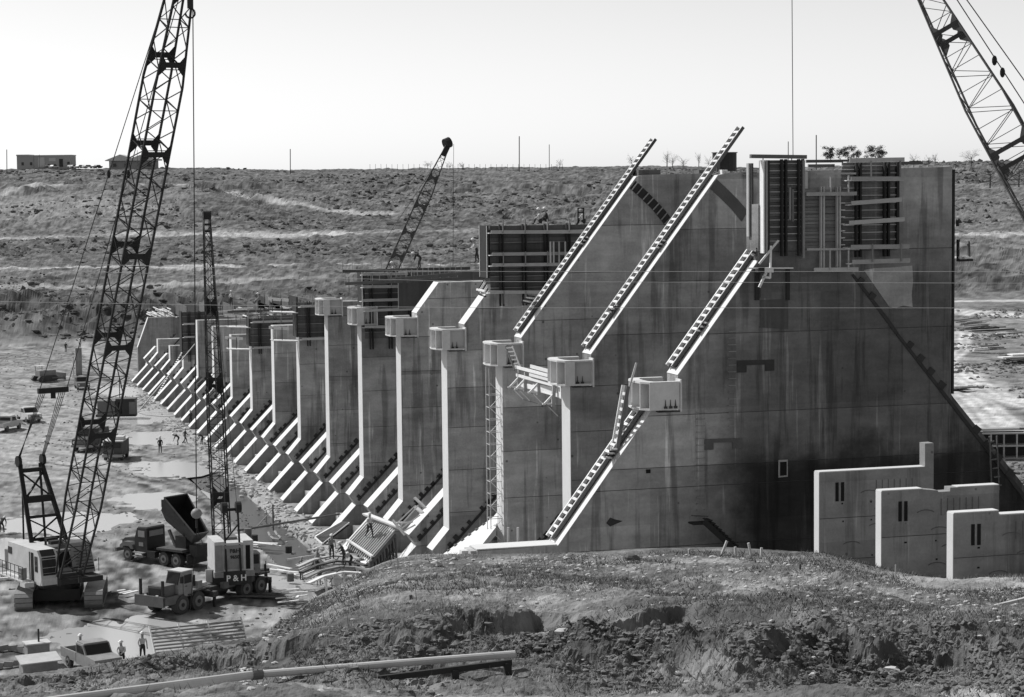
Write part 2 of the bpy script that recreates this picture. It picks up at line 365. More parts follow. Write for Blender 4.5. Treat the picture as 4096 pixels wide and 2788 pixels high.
def tone(px, D, x, y, z):
    t = np.full(x.shape, .24)
    dc = np.interp(px, CR_P, CR_D)
    n = fbm(x*.15+9, y*.15, 4); n2 = fbm(x*.7, y*.7+4, 3)
    near = .135+.15*sm(n, .42, .62)*n2*1.6+.10*sm(n2, .5, .7)+.16*(fbm(x*2.3, y*2.3, 3)-.5)
    near = np.where(px > 3000, near+.09*sm(px, 3000, 3900)*sm(n, .35, .6), near)
    near = near*(1-.35*np.exp(-((D-55)/5.)**2))+.10*np.exp(-((px-1250)/260.)**2)*sm(D, 72, 82)      # gravelly side of the mound
    t = np.where(D < dc+np.where(px > 2600, 30, 8), near*.72, t)
    mud = .17+.14*(n-.5)+.26*(n2-.5)+.30*(fbm(x*1.9, y*1.9, 3)-.5)
    tracks = fbm((x+y*.5)*.9, (y-x*.4)*.09, 4)
    mud = mud+.10*sm(tracks, .5, .62)
    for (ax, ay, R0, w_) in ((-60., 60., 38., .35), (-60., 60., 40.2, .35), (-75., 95., 62., .4), (-75., 95., 64.4, .4), (40., 130., 52., .4), (40., 130., 54.2, .4), (-50., 30., 30., .3), (-50., 30., 32., .3), (-20., 10., 26., .3), (-20, 10., 28., .3)):
        rr_ = np.hypot(x-ax, y-ay)+1.2*(fbm(x*.1, y*.1, 2)-.5); mud = mud-.12*np.exp(-((rr_-R0)/(w_*1.7))**2)+.07*np.exp(-((rr_-R0-1.)/.5)**2)
    mud = mud+.12*np.exp(-((D-255)/45.)**2)*(1-sm(px, 300, 800))*.8
    t = np.where((D >= dc+np.where(px > 2600, 30, 8)) & (D < 402), mud, t)
    # sandy bank along the footings
    bank = sm(x, -6.0, -5.0)*(1-sm(x, -3.4, -2.6))*sm(y, 40, 50)
    t = t*(1-bank)+bank*(.33+.3*(n2-.5))
    up = sm(x, 22, 30)*sm(y, 10, 20)*(1-sm(D, 350, 368))
    road_r = np.zeros_like(x)
    for pts, w_ in (([(3780, 1450), (3900, 1530), (4000, 1585), (4150, 1625), (4500, 1700)], 2.2), ([(3780, 1540), (3880, 1610), (3960, 1700), (4060, 1770), (4300, 1850)], 2.0), ([(3780, 1520), (3900, 1590), (4010, 1680), (4200, 1760)], 1.6), ([(3780, 1255), (3950, 1262), (4400, 1270)], 4.), ([(3780, 1440), (3830, 1400), (3850, 1330)], 2.)):
        P3 = [U(a_, b_, z=20) for a_, b_ in pts]
        for a_, b_ in zip(P3[:-1], P3[1:]):
            ax, ay = b_.x-a_.x, b_.y-a_.y; tt = np.clip(((x-a_.x)*ax+(y-a_.y)*ay)/(ax*ax+ay*ay), 0, 1); dd = np.hypot(x-a_.x-tt*ax, y-a_.y-tt*ay)
            road_r = np.maximum(road_r, np.exp(-(dd/w_)**4)*(.75+.25*np.cos(dd*5.)))
    t = t*(1-up)+up*(.19+.22*(n-.5)+.34*(n2-.5)+.36*road_r*(.6+.8*n2))
    n3 = fbm(x*.05, y*.05, 5); n4 = fbm(x*.35, y*.35, 4)
    n5 = fbm(x*1.1, y*1.1, 3); farc = .115+.07*(n3-.5)+.22*(n4-.5)+.24*(n5-.5)
    farc = np.where(D < 480, farc*.85, farc)
    farc = farc+.10*np.exp(-((D-700)/40.)**2)*(1-sm(px, 500, 900))
    def strip(c, w, a, wts=1):
        return a*np.exp(-((D-c)/w)**4)*wts
    road = strip(512, 4, .30)+strip(628, 9, .26, (.4+.7*sm(n3, .35, .55)))+strip(478, 3, .2, 1-sm(px, 1000, 1500))
    curve = strip(745+55*np.sin(px/330.), 5, .22, (1-sm(px, 1500, 1700)))
    farR = .16-.05*np.exp(-((D-394)/17.)**4)+.22*(n4-.5)+.22*(n5-.5)+.05*(n3-.5)+strip(366, 3, .3)+strip(480, 9, .24)  # steep bank facing the viewer: its shading put into the tone
    w2 = sm(px, 2500, 3600)
    fc = (farc+road+curve)*(1-w2)+farR*w2
    fc = fc*(1-w2*.35*sm(fbm(x*.06+3, y*.06, 4), .5, .58)*sm(D, 520, 560))
    ff = sm(D, 402, 410)*(1-w2)+w2*sm(D, 350, 365)
    t = t*(1-ff)+fc*ff
    return np.clip(t, .04, .8)
def make_terrain():
    px = np.concatenate([np.arange(-3500, -120, 160), np.arange(-120, 4220, 9), np.arange(4220, 5900, 28), np.arange(5900, 8600, 160)]).astype(float)
    D = np.concatenate([np.arange(4, 38, 2), np.arange(38, 96, .125), np.arange(96, 130, .8), np.arange(130, 400, 1.1), np.arange(400, 700, 1.8), np.arange(700, 1010, 3), np.geomspace(1010, 4200, 24)])
    P_, DD = np.meshgrid(px, D)
    z, x, y = base_height(P_, DD)
    t = tone(P_, DD, x, y, z)
    z = z+relief(P_, DD, x, y, z)
    # the water channel cut along the footings
    ch = sm(x, -9.6, -8.6)*(1-sm(x, -5.9, -5.2))*sm(y, 48, 56)*(1-sm(y, 116, 122))
    z = z*(1-ch)+11.2*ch
    me = bpy.data.meshes.new('ground'); nr, nc = z.shape
    co = np.stack([x, y, z], -1).reshape(-1, 3).astype(np.float32)
    i = np.arange(nr*nc).reshape(nr, nc)
    q = np.stack([i[:-1, :-1], i[:-1, 1:], i[1:, 1:], i[1:, :-1]], -1).reshape(-1, 4).astype(np.int32)
    me.vertices.add(len(co)); me.vertices.foreach_set('co', co.ravel())
    me.loops.add(q.size); me.loops.foreach_set('vertex_index', q.ravel())
    me.polygons.add(len(q)); me.polygons.foreach_set('loop_start', np.arange(0, q.size, 4, dtype=np.int32)); me.polygons.foreach_set('loop_total', np.full(len(q), 4, dtype=np.int32))
    at = me.attributes.new('tone', 'FLOAT', 'POINT'); at.data.foreach_set('value', t.ravel().astype(np.float32))
    me.update(); me.polygons.foreach_set('use_smooth', [False]*len(q)); me.materials.append(M['ground'])
    o = bpy.data.objects.new('ground', me); COL.objects.link(o); o['kind'] = 'structure'
for (a, b, rr) in ((590, 1668, 4.5), (620, 1750, 5), (650, 1868, 3.6), (640, 1990, 3.2), (560, 2530, 3.6), (430, 2545, 3.2), (120, 2095, 3), (320, 2085, 3.4), (60, 2190, 3), (1130, 2330, 2.2), (700, 1640, 3), (520, 1560, 4)):
    p = U(a, b, z=12); PUD.append((p.x, p.y, rr))
make_terrain()
ug = MB().box((300, 900, -2), (9000, 9000, 1)).build('lower_ground', 'key'); ug['kind'] = 'structure'
def flat_patch(name, pts, z, mt):
    mb = MB(); mb.add([(p[0], p[1], z) for p in pts], [tuple(range(len(pts)))]); o = mb.build(name, mt); o['kind'] = 'structure'; return o
def blob(cpx, cpy, rx, ry, n=40, seed=0, z=12., jag=.35):
    r = random.Random(seed); ph = [r.random()*6 for _ in range(4)]; pts = []
    for i in range(n):
        a = 2*math.pi*i/n; k = 1+jag*(.5*math.sin(2*a+ph[0])+.35*math.sin(5*a+ph[1])+.25*math.sin(9*a+ph[2]))
        p = U(cpx+rx*k*math.cos(a), cpy+ry*k*math.sin(a), z=z); pts.append((p.x, p.y))
    return pts[::-1]
# channel water and puddles
flat_patch('channel_water', [(-9.4, 50), (-5.3, 50), (-5.3, 120), (-9.0, 120)], 11.72, 'water')
for i_, (cx_, cy_, rr) in enumerate(PUD):
    flat_patch('puddle', [(cx_+rr*1.7*math.cos(t*.5236), cy_+rr*2.6*math.sin(t*.5236)) for t in range(12)], 11.885+.004*i_, 'puddle')

# ------------------------------------------------------------------ the dam: piers and buttresses
LIFT = [14.8, 18.4, 21.5, 24.6, 27.5, 30.2, 33.2, 36.3, 39.4]
SL = (9.45-1.31)/(42.6-32.05)     # x per z on the upper pier slope
def lifts(poly, zs, y0, y1, mt, parent, name='concrete_lift', gap=.035):
    zs = [z for z in zs]; lo = min(p[1] for p in poly); hi = max(p[1] for p in poly)
    zs = [lo-1]+[z for z in zs if lo+.3 < z < hi-.3]+[hi+1]
    for i in range(len(zs)-1):
        pp = clipz(clipz(poly, zs[i], True), zs[i+1]-(gap if i < len(zs)-2 else 0), False)
        if len(pp) > 2: MB().prism(pp, y0, y1).build(name, 'conc_new' if (i == 0 and mt == 'conc') else mt, parent)
    inner = MB()
    cx = sum(p[0] for p in poly)/len(poly)
    return
def core(poly, y0, y1, parent, s=.06):
    # recessed concrete seen in the joints between pours
    MB().prism(inset(poly, s), y0+s, y1-s).build('joint_concrete', 'joint', parent)
def inset(poly, s):
    n = len(poly); area = sum(poly[i][0]*poly[(i+1) % n][1]-poly[(i+1) % n][0]*poly[i][1] for i in range(n)); sg = 1 if area > 0 else -1
    out = []
    for i in range(n):
        p0, p1, p2 = Vector(poly[i-1]), Vector(poly[i]), Vector(poly[(i+1) % n])
        e1 = (p1-p0).normalized(); e2 = (p2-p1).normalized(); n1 = Vector((-e1.y, e1.x))*sg; n2 = Vector((-e2.y, e2.x))*sg
        b = n1+n2; k = s/max(.35, 1+n1.dot(n2)); out.append(tuple(p1+b*k))
    return out
def skin_face(poly_pts, y0, y1, parent, mt='face', name='sunlit_downstream_strip', th=.03):
    """thin paler strip, sunlight put into its colour, along a chain of x,z points"""
    mb = MB()
    for a, b in zip(poly_pts[:-1], poly_pts[1:]):
        a = Vector(a); b = Vector(b); d = (b-a).normalized(); n = Vector((-d.y, d.x))
        if n.x > 0: n = -n
        mb.prism([tuple(a), tuple(a+n*th), tuple(b+n*th), tuple(b)], y0+.01, y1-.01)
    mb.build(name, mt, parent)
LOW = [(-1.30, 15.65), (-.72, 14.80), (-3.20, 12.20), (-3.2, 10.5)]
def keyway(parent, y, a, b, n, mt='key'):
    # serrated shear keys standing on the side, parallel to the slope
    a = Vector(a); b = Vector(b); d = (b-a)/n; R = Matrix.Rotation(-math.atan2(d.y, d.x), 3, 'Y')
    mb = MB().box(((a.x+b.x)/2, y-.05, (a.y+b.y)/2), ((b-a).length, .12, .16), R)
    mb.build('key_rail', mt, parent)
    kr = random.Random(int(y*13))
    for i in range(n):
        if kr.random() < .12: continue
        c = a+d*(i+.5+kr.uniform(-.14, .14))+Vector((-d.y, d.x)).normalized()*.2*kr.uniform(.6, 1.2)
        ibox('shear_key', mt, parent, Vector((c.x, y-.05, c.y)), (d.length*kr.uniform(.35, .62), .12, .3*kr.uniform(.7, 1.2)), R)
def pier(k, ztop, kind, label):
    y1 = k*S; y0 = y1-T
    th = thing('dam_pier', label, 'dam pier', (0, y1-T/2, 10.5), 0, 'dam piers standing in a row')
    XR = 17.3
    top = []
    if kind == 'tall': top = [(0, 30.3), (1.31, 30.3), (1.31, 32.05), (9.45, 42.6), (9.9, 42.7), (XR, 42.8)]
    elif kind == 'trim' and ztop > 30.4: top = [(0, 30.3), (1.31, 30.3), (1.31, 32.05), (1.31+(ztop-32.05)*SL, ztop), (XR, ztop)]
    else: top = [(0, ztop), (XR if ztop > 30.4 else min(24, XR+(30.4-ztop)*.86), ztop)]
    if ztop < 22.6: top = [(0, ztop), (20, ztop)]
    poly = [(-3.2, 10.5), (-3.2, 12.2), (-.72, 14.8), (-1.30, 15.65), (0, 17.15)]+top+([(XR, 30.4)] if ztop > 30.4 else [])+[(24, min(22.6, ztop-.4)), (24, 10.5)]
    if k == 0:
        poly = [(-12, 22.2), (-9.8, 22.2), (-9.8, 23.3), (-5.39, 23.34), (-.1, 30.35), (1.31, 30.35), (1.31, 32.05), (5.9, 38.0), (5.9, 41.0), (8.3, 41.0), (8.3, 42.75), (XR, 42.9), (XR, 30.39), (27.5, 18.6), (27.5, 17), (-12, 17)]
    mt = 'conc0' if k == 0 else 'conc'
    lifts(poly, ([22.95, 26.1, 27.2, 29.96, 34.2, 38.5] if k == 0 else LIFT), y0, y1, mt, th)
    core(poly, y0, y1, th)
    if k:
        ch = [(0, 17.15), (0, min(ztop, 30.3))]
        skin_face(ch, y0, y1, th)
        skin_face([(-1.30, 15.65), (0, 17.15)], y0, y1, th, 'slope', 'sunlit_toe_strip')
        skin_face([(-3.2, 12.2), (-.72, 14.8)], y0, y1, th, 'slope', 'footing_face')  # paler strip on the footing, sunlight put into its colour
        keyway(th, y0, (-.55, 15.2), (4.2, 20.1), 10)
        if kind in ('tall', 'trim'):
            zt = 42.6 if kind == 'tall' else ztop
            skin_face([(1.31, 32.05), (1.31+(zt-32.05)*SL, zt)], y0, y1, th, 'slope', 'slope_face')  # paler strip on the slope, sunlight put into its colour
    else:
        skin_face([(-5.39, 23.34), (-.1, 30.3)], y0, y1, th, 'slope', 'slope_face')  # paler strip on the slope, sunlight put into its colour
        skin_face([(1.31, 32.05), (5.9, 38.0)], y0, y1, th, 'slope', 'slope_face')  # paler strip on the slope, sunlight put into its colour
    return th
def bracket(th, k, full=False):
    y1 = k*S; y0 = y1-T; o = .65
    br = bpy.data.objects.new('trunnion_bracket', None); COL.objects.link(br); br.parent = th; ORG[br.name] = ORG[th.name]
    z0, z1 = 30.34, 31.74
    # D-shaped flanges wrapped round the pier nose
    out = [(1.2, y0-o), (-.52, y0-o), (-.86, y0-.1), (-.98, (y0+y1)/2), (-.86, y1+.1), (-.52, y1+o), (1.2, y1+o)]
    inn = [(1.2, y1+.32), (-.1, y1+.32), (-.32, y1-.1), (-.36, (y0+y1)/2), (-.32, y0+.1), (-.1, y0-.32), (1.2, y0-.32)]
    for z in (z0, z1):
        mb = MB(); n = len(out)
        for i in range(n-1):
            a, b = out[i], out[i+1]; c, d = inn[n-2-i], inn[n-1-i]
            mb.prismz([a, b, c, d][::-1], z-.05, z+.05)
        mb.build('flange', 'bracket', br)
    mb = MB()
    for i in range(len(inn)-1):
        a, b = inn[i], inn[i+1]; mb.bar((a[0], a[1], (z0+z1)/2), (b[0], b[1], (z0+z1)/2), .05, z1-z0)
    mb.build('web_plate', 'bracket2', br)
    for i in (1, 2, 3, 4, 5):
        a = Vector(out[i]); b = Vector(inn[6-i]); MB().bar((a.x, a.y, (z0+z1)/2), (b.x, b.y, (z0+z1)/2), .05, z1-z0-.1).build('stiffener', 'bracket', br)
    xe = 1.15 if full else .08
    MB().box(((xe-.52)/2, y0-o+.02, (z0+z1)/2), (xe+.52, .06, z1-z0+.02)).build('side_plate', 'bracket', br)
    MB().box((1.22, y0-.35, (z0+z1)/2), (.09, .75, z1-z0+.3)).build('end_plate', 'bracket', br)
    MB().box((.6, y0-o*.6, z0-.14), (1.2, .5, .06)).build('base_plate', 'rust', br)
    yy = y0-o-.03 if full else y0-.40
    for i in range(3 if full else 2):
        xx = (.35+.28*i) if full else (.32+.3*i)
        MB().prism([(xx-.04, z0+.06), (xx+.04, z0+.06), (xx+.008, z0+.5), (xx-.008, z0+.5)], yy-.015, yy).build('rust_streak', 'rust', br)
        ibox('bolt', 'rust', br, Vector((xx, yy-.04, z0+.1)), (.16, .1, .12))
    return br
LAB = {0: 'nearest and widest concrete pier, its whole side wall facing the viewer',
 1: 'tall concrete pier second from the near end, under the longest ladder',
 2: 'tall stained concrete pier with the ribbed curved slot near its top',
 3: 'concrete pier under the largest dark form, carrying the seated workers',
 4: 'pier with bare white sloping edge and flat top, left of the largest dark form',
 5: 'concrete pier whose steel bracket is backed by the second largest dark form',
 6: 'concrete pier that is the farthest one wearing a white steel bracket',
 7: 'pier just beyond the last bracketed pier, dark form box on its head',
 8: 'plain concrete pier with an unformed square top standing between two dark form boxes',
 9: 'concrete pier under the smaller far form box, two beyond the last bracketed one',
 10: 'low square-topped concrete pier right of the slim crane boom',
 11: 'concrete pier partly behind the slim crane boom, white edge crossed by its lattice',
 12: 'square-topped concrete pier just left of the slim crane boom',
 13: 'far concrete pier clad in the tall narrow dark form left of the slim crane boom',
 14: 'second farthest pier, short with a square white-edged top beside the striped ladder',
 15: 'farthest short pier of the row, next to the sloping end wall'}
SPEC = {0: (42.8, 'tall'), 1: (42.6, 'tall'), 2: (42.6, 'tall'), 3: (34.3, 'trim'), 4: (34.45, 'trim'), 5: (31.9, 'flat'), 6: (31.5, 'flat'), 7: (27.28, 'flat'), 8: (27.5, 'flat'), 9: (24.3, 'flat'),
 10: (24.6, 'flat'), 11: (24.68, 'flat'), 12: (24.6, 'flat'), 13: (18.9, 'flat'), 14: (19.18, 'flat'), 15: (19.15, 'flat')}
PIER = {}
for k in range(16):
    zt, kd = SPEC[k]
    PIER[k] = pier(k, zt, kd, LAB[k])
    if k <= 6: bracket(PIER[k], k, full=(k == 0))
BL = ['buttress wall between the two nearest visible piers, sunlit triangular face at the foot of the slim steel tower', 'buttress wall with the rebar and timber braces climbing between the third and fourth piers',
      'buttress wall beside the curved crew trestle, right of the corrugated reinforcement mat']
for j in range(0, 16):
    kk = j+.5; y1 = kk*S; y0 = y1-T
    if j == 0: lab = 'low buttress wall hidden in the black gap behind the nearest pier'
    else: lab = 'low buttress wall %s' % {1: 'with broad sunlit sloping side at the foot of the slim steel tower', 2: 'right of the crew trestle, with loose timber braces above it', 3: 'ending right above the rod mat where the man stands',
        4: 'left of the rod mat where the man stands', 5: 'above the stack of ribbed sheets by the water pipe', 6: 'just left of where the water pipe meets the footings', 7: 'standing above the middle of the muddy channel', 8: 'in line with the plain square-topped pier between form boxes',
        9: 'right of the slim crane boom near the end of the channel', 10: 'just right of the slim crane boom lattice', 11: 'crossed by the slim crane boom lattice', 12: 'beside the timber platform left of the slim boom', 13: 'right of the striped ladder', 14: 'left of the striped ladder', 15: 'last of the row before the end wall'}[j]
    th = thing('buttress_wall', lab, 'buttress', (0, y1-T/2, 10.5), 0, 'low buttress walls between the piers')
    zt = 21.5 if j < 13 else 17.5
    xt = (zt-15.65)/1.03-1.3
    poly = [(-3.2, 10.5), (-3.2, 12.2), (-.72, 14.8), (-1.30, 15.65), (xt, zt), (12, zt), (12, 10.5)]
    yb = y0 if j > 1 else y0
    lifts(poly, [14.8, 18.4], y0, y1, 'conc', th); core(poly, y0, y1, th)
    skin_face([(-1.30, 15.65), (xt, zt)], y0, y1, th, 'slope', 'slope_face'); skin_face([(-3.2, 12.2), (-.72, 14.8)], y0, y1, th, 'slope', 'footing_face')
    keyway(th, y0, (-.55, 15.2), (3.6, 19.4), 9)
    # floor slab between walls
    ibox('floor_slab', 'conc', th, Vector((4.6, y1-T-2.8, 12.6)), (11.5, 5.5, 1.1)); ibox('floor_slab', 'conc', th, Vector((4.6, y1+2.8, 12.6)), (11.5, 5.5, 1.1))
# upstream slab and end wall
us = thing('upstream_slab', 'dark inclined upstream slab running down behind the nearest pier', 'dam slab', (20, 8*S, 18))
for k in range(16):
    if SPEC[k][0] < 30: continue
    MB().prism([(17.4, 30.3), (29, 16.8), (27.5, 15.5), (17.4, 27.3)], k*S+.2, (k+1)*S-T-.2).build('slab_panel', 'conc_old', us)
ew = thing('end_wall', 'pale trapezoid end wall at the far end of the dam with timbers on top', 'wall', (3, 16.8*S, 12))
Y = 16.4*S
e = [U(400+195/1.3186, 1100+380/1.3186, y=Y), U(400+250/1.3186, 1100+222/1.3186, y=Y)]
MB().prism([(e[0].x, 10.5), (e[0].x, e[0].z), (e[1].x, e[1].z), (16, e[1].z), (16, 10.5)], Y-1.2, Y).build('wall_body', 'conc_new', ew)
skin_face([(e[0].x, e[0].z), (e[1].x, e[1].z)], Y-1.2, Y, ew, 'slope', 'slope_face')
for i, dx in enumerate((-1.8, .6, 2.2)):
    p = U(500+(180+90*i)/2.636, 1150+(640+60*i)/2.636, y=Y-3-i)
    t_ = thing('footing_stub', ['left', 'middle', 'right'][i]+'most of three small pale wedge stubs in front of the far end wall', 'footing', (p.x, p.y, 12), 0, 'wedge stubs by the end wall')
    MB().prism([(p.x, 11.5), (p.x, 12.3), (p.x+.8, 14.6-.3*i), (p.x+4, 14.6-.3*i), (p.x+4, 11.5)], p.y-.5, p.y+.5).build('wedge', 'face', t_)

# ------------------------------------------------------------------ details on the nearest pier
P0 = PIER[0]; YF = -T
def f8(a, b, y=YF): return U(2950+a/2.876, 600+b/2.876, y=y)
def inlay(name, mt, pts, y=YF, th=.05, parent=P0):
    ps = [U(a, b, y=y) for a, b in pts]; return MB().prism([(p.x, p.z) for p in ps], y-th, y+.01).build(name, mt, parent)
for (cols, ya, yb, st) in (((2913, 2941), 1325, 1722, 27), ((2786, 2816), 1650, 2080, 26)):
    yy = ya
    while yy < yb:
        a = U(cols[0], yy, y=YF); b = U(cols[1], yy-1, y=YF)
        MB().bar((a.x, YF-.12, a.z), (b.x, YF-.12, b.z), .03).bar((a.x, YF-.12, a.z), (a.x, YF, a.z), .03).bar((b.x, YF-.12, b.z), (b.x, YF, b.z), .03).build('step_iron', 'formwood', P0)
        yy += st
inlay('recess_form', 'key', [(2947, 1490), (2947, 1442), (3096, 1438), (3096, 1482), (3060, 1484), (3060, 1458), (2985, 1460), (2985, 1489)])
inlay('recess_form', 'joint', [(2818, 1800), (2818, 1756), (2966, 1752), (2966, 1792), (2930, 1794), (2930, 1768), (2853, 1770), (2853, 1798)])
inlay('opening_frame', 'wood', [(3113, 1910), (3113, 1840), (3150, 1838), (3150, 1906)], th=.04)
inlay('opening', 'black', [(3119, 1903), (3119, 1848), (3145, 1846), (3145, 1900)], th=.06)
inlay('box_out', 'black', [(2584, 1893), (2584, 1878), (2601, 1877), (2601, 1892)], th=.05)
inlay('spall', 'key', [(2425, 2092), (2440, 2070), (2462, 2078), (2490, 2084), (2462, 2096), (2440, 2106)], th=.03)
# dark strip of the slab with its keys
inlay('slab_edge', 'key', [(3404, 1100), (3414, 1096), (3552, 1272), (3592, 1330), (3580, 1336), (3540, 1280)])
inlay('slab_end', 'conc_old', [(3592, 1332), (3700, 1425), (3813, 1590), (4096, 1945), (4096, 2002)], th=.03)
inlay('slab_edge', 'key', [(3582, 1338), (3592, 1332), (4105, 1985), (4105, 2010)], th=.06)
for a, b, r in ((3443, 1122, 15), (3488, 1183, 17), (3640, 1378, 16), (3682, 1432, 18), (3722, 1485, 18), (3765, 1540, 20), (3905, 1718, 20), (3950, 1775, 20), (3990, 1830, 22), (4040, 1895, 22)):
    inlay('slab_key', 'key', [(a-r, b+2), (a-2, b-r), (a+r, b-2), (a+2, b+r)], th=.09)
# horizontal darker upstream strip edge
w = U(3818, 900, y=YF)
ibox('edge_strip', 'steel', P0, Vector((17.42, -.9, 36.6)), (.12, 1.5, 12.3))  # dark strip down the right edge of the wall
inlay('wash_patch', 'conc', [(3455, 1080), (3500, 1072), (3560, 1070), (3648, 1062), (3652, 1120), (3646, 1180), (3650, 1228), (3612, 1222), (3580, 1233), (3556, 1226)], th=.02)
inlay('plywood_patch', 'form', [(3040, 1310), (3040, 1200), (3152, 1196), (3152, 1316)], th=.03)
inlay('plywood_patch', 'joint', [(3040, 1192), (3040, 1082), (3085, 1080), (3085, 1190)], th=.05)
inlay('form_leg', 'steel', [(3018, 1200), (3018, 1075), (3034, 1074), (3034, 1200)], th=.12)
inlay('form_leg', 'steel', [(3142, 1200), (3142, 1075), (3156, 1074), (3156, 1200)], th=.12)
# low wall running out from the foot, with its end block
lw = thing('kerb_wall', 'long low concrete wall with pale top running left from the foot of the nearest pier', 'wall', (-8, -1, 22))
MB().box((-8.0, -.85, 22.7), (4.2, 1.3, 1.2)).build('wall_body', 'conc', lw); MB().box((-10.5, -1.6, 22.75), (.35, .5, 1.3)).build('end_post', 'face', lw)
MB().prismz([(-9.8, -1.6), (-5.5, -1.6), (-5.2, -.1), (-9.8, -.1)], 23.34, 23.40).build('coping', 'face', lw)
for a in (2033, 2072):
    p = U(a, 2180, y=.4); solo('steel_post', MB().tube((p.x, .4, 22.6), (p.x, .4, U(a, 2110, y=.4).z), .07, 6), 'wood', ('left' if a < 2050 else 'right')+'hand of two short pale posts standing behind the low kerb wall', 'post', 'posts behind the kerb wall')

def form(label, loc, boards, y, mt='form', strong=(), planks=(), posts=(), ribs=0, frame=None, group='dark concrete forms on the piers', cat='formwork', up=None):
    """boards: (x0,x1,z0,z1,n); y = face of the panel; strong: x list; planks: (xa,za,xb,zb); posts: (x,z0,z1)"""
    th = thing('concrete_form', label, cat, loc, 0, group)
    x0, x1, z0, z1, n = boards; h = (z1-z0)/n
    for i in range(n):
        ibox('sheathing_board', mt, th, Vector(((x0+x1)/2, y-.04-(i % 2)*.012, z0+h*(i+.5))), (x1-x0, .06, h-.03))
    for i in range(ribs):
        zz = z0+(z1-z0)*(i+.5)/ribs
        ibox('rib', ('wood' if mt == 'formmid' else 'formwood') if mt != 'formwood' else 'form', th, Vector(((x0+x1)/2, y-.13, zz)), (x1-x0, .14, .05))
    for sx in strong:
        a, b = (z0-.9, z1+.1) if up is None else up
        for d in (-.12, .12): ibox('strongback', 'steel', th, Vector((sx+d, y-.3, (a+b)/2)), (.10, .24, b-a))
    for (xa, za, xb, zb) in planks:
        ibar('guard_plank', 'wood', th, (xa, y-.95, za), (xb, y-.95, zb), .05, .22)
        ibar('walk_plank', 'woodw', th, (xa-.15, y-.68, za-.1), (xb, y-.68, zb-.1), .42, .05)
    for (xx, a, b) in posts: ibox('scaffold_post', 'formwood', th, Vector((xx, y-1.02, (a+b)/2)), (.07, .07, b-a))
    return th
def bx8(l, t, r, b, y=YF):
    p = f8(l, t, y); q = f8(r, b, y); return p.x, q.x, q.z, p.z
# form A: tall ribbed steel form at the nose
x0, x1, z0, z1 = bx8(335, 118, 735, 1080)
fa = form('tall ribbed steel form under the lone beam, on the nearest pier', (x0, YF, z0), (x0, x1, z0, z1, 12), YF, strong=[f8(505, 0).x, f8(700, 0).x], ribs=12, mt='formmid', up=(f8(0, 1230).z, z1+.05))
for a, w_, mt_ in ((262, .07, 'woodw'), (293, .12, 'formwood'), (318, .1, 'steel')):  # first angle pale: the form's sunlit edge put into colour
    p = f8(a, 118); q = f8(a+14, 1185); ibox('edge_angle', mt_, fa, Vector((p.x, YF-.25, (p.z+q.z)/2)), (w_, .5, p.z-q.z))
p = f8(222, 150); q = f8(235, 1000); ibox('edge_angle', 'wood', fa, Vector((p.x, YF+1.2, (p.z+q.z)/2)), (.08, .3, p.z-q.z))
ibox('edge_angle', 'form', fa, Vector((p.x+.12, YF+1.0, (p.z+q.z)/2)), (.12, .2, p.z-q.z))
p = f8(745, 120); q = f8(725, 1240); ibox('edge_angle', 'formwood', fa, Vector((p.x-.1, YF-.3, (p.z+q.z)/2)), (.12, .3, p.z-q.z))
p = f8(565, 430); q = f8(600, 800); ibox('spacer', 'formwood', fa, Vector((p.x, YF-.45, (p.z+q.z)/2)), (.1, .08, p.z-q.z)); ibox('spacer', 'mid', fa, Vector((q.x, YF-.4, (p.z+q.z)/2-.1)), (.12, .08, p.z-q.z))
ibox('fill', 'form', fa, Vector(((x0+x1)/2+.1, YF+.75, (z0+z1)/2)), (x1-x0-.1, 1.3, z1-z0))
p = f8(140, 72); q = f8(780, 80); lb = MB().bar((p.x, YF-.1, p.z), (q.x, YF-.1, q.z), .25, .2)
lbt = thing('lifting_beam', 'long dark beam hanging level above the tall ribbed form at the nearest pier', 'beam', (p.x, YF, p.z)); lb.build('beam', 'mid', lbt)
for a in (285, 615): 
    r_ = f8(a, 80); MB().bar((r_.x, YF-.1, r_.z), (r_.x, YF-.1, z1), .04).build('hanger', 'rope', lbt)
tp = U(3172, 622, y=YF-.1); MB().tube((tp.x, YF-.1, tp.z), (tp.x-.15, YF-.1, tp.z+24), .022, 5).build('hoist_line', 'rope', lbt)
# form B: timber form with paired channels
x0, x1, z0, z1 = bx8(745, 455, 1175, 1170)
fb = form('lighter timber form between the two dark forms of the nearest pier', (x0, YF, z0), (x0, x1, z0, z1, 9), YF, mt='formwood', ribs=9, group=None)
for a in (945, 1130):
    for d in (-14, 16): ibox('channel', 'wood', fb, Vector((f8(a+d, 800).x, YF-.3, (f8(a, 420).z+f8(a, 1350).z)/2)), (.09, .2, f8(a, 420).z-f8(a, 1350).z))
for (l, a, r, b, h) in ((745, 508, 1320, 500, .2), (750, 1140, 1350, 1135, .12), (832, 1372, 1338, 1366, .2), (865, 272, 1312, 270, .1)):
    p = f8(l, a); q = f8(r, b); ibar('waler_plank', 'wood', fb, (p.x, YF-.55, p.z), (q.x, YF-.55, q.z), .06, h)
for a, t_, b in ((1018, 305, 480), (1222, 290, 490), (1010, 1150, 1370), (1222, 1150, 1370)): 
    p = f8(a, t_); q = f8(a, b); ibox('scaffold_post', 'wood', fb, Vector((p.x, YF-.6, (p.z+q.z)/2)), (.07, .07, p.z-q.z))
for i in range(7):
    p = f8(1150, 610+80*i); q = f8(1205, 608+80*i); ibar('tie_bolt', 'woodw', fb, (p.x, YF-.35, p.z), (q.x, YF-.35, q.z), .04)
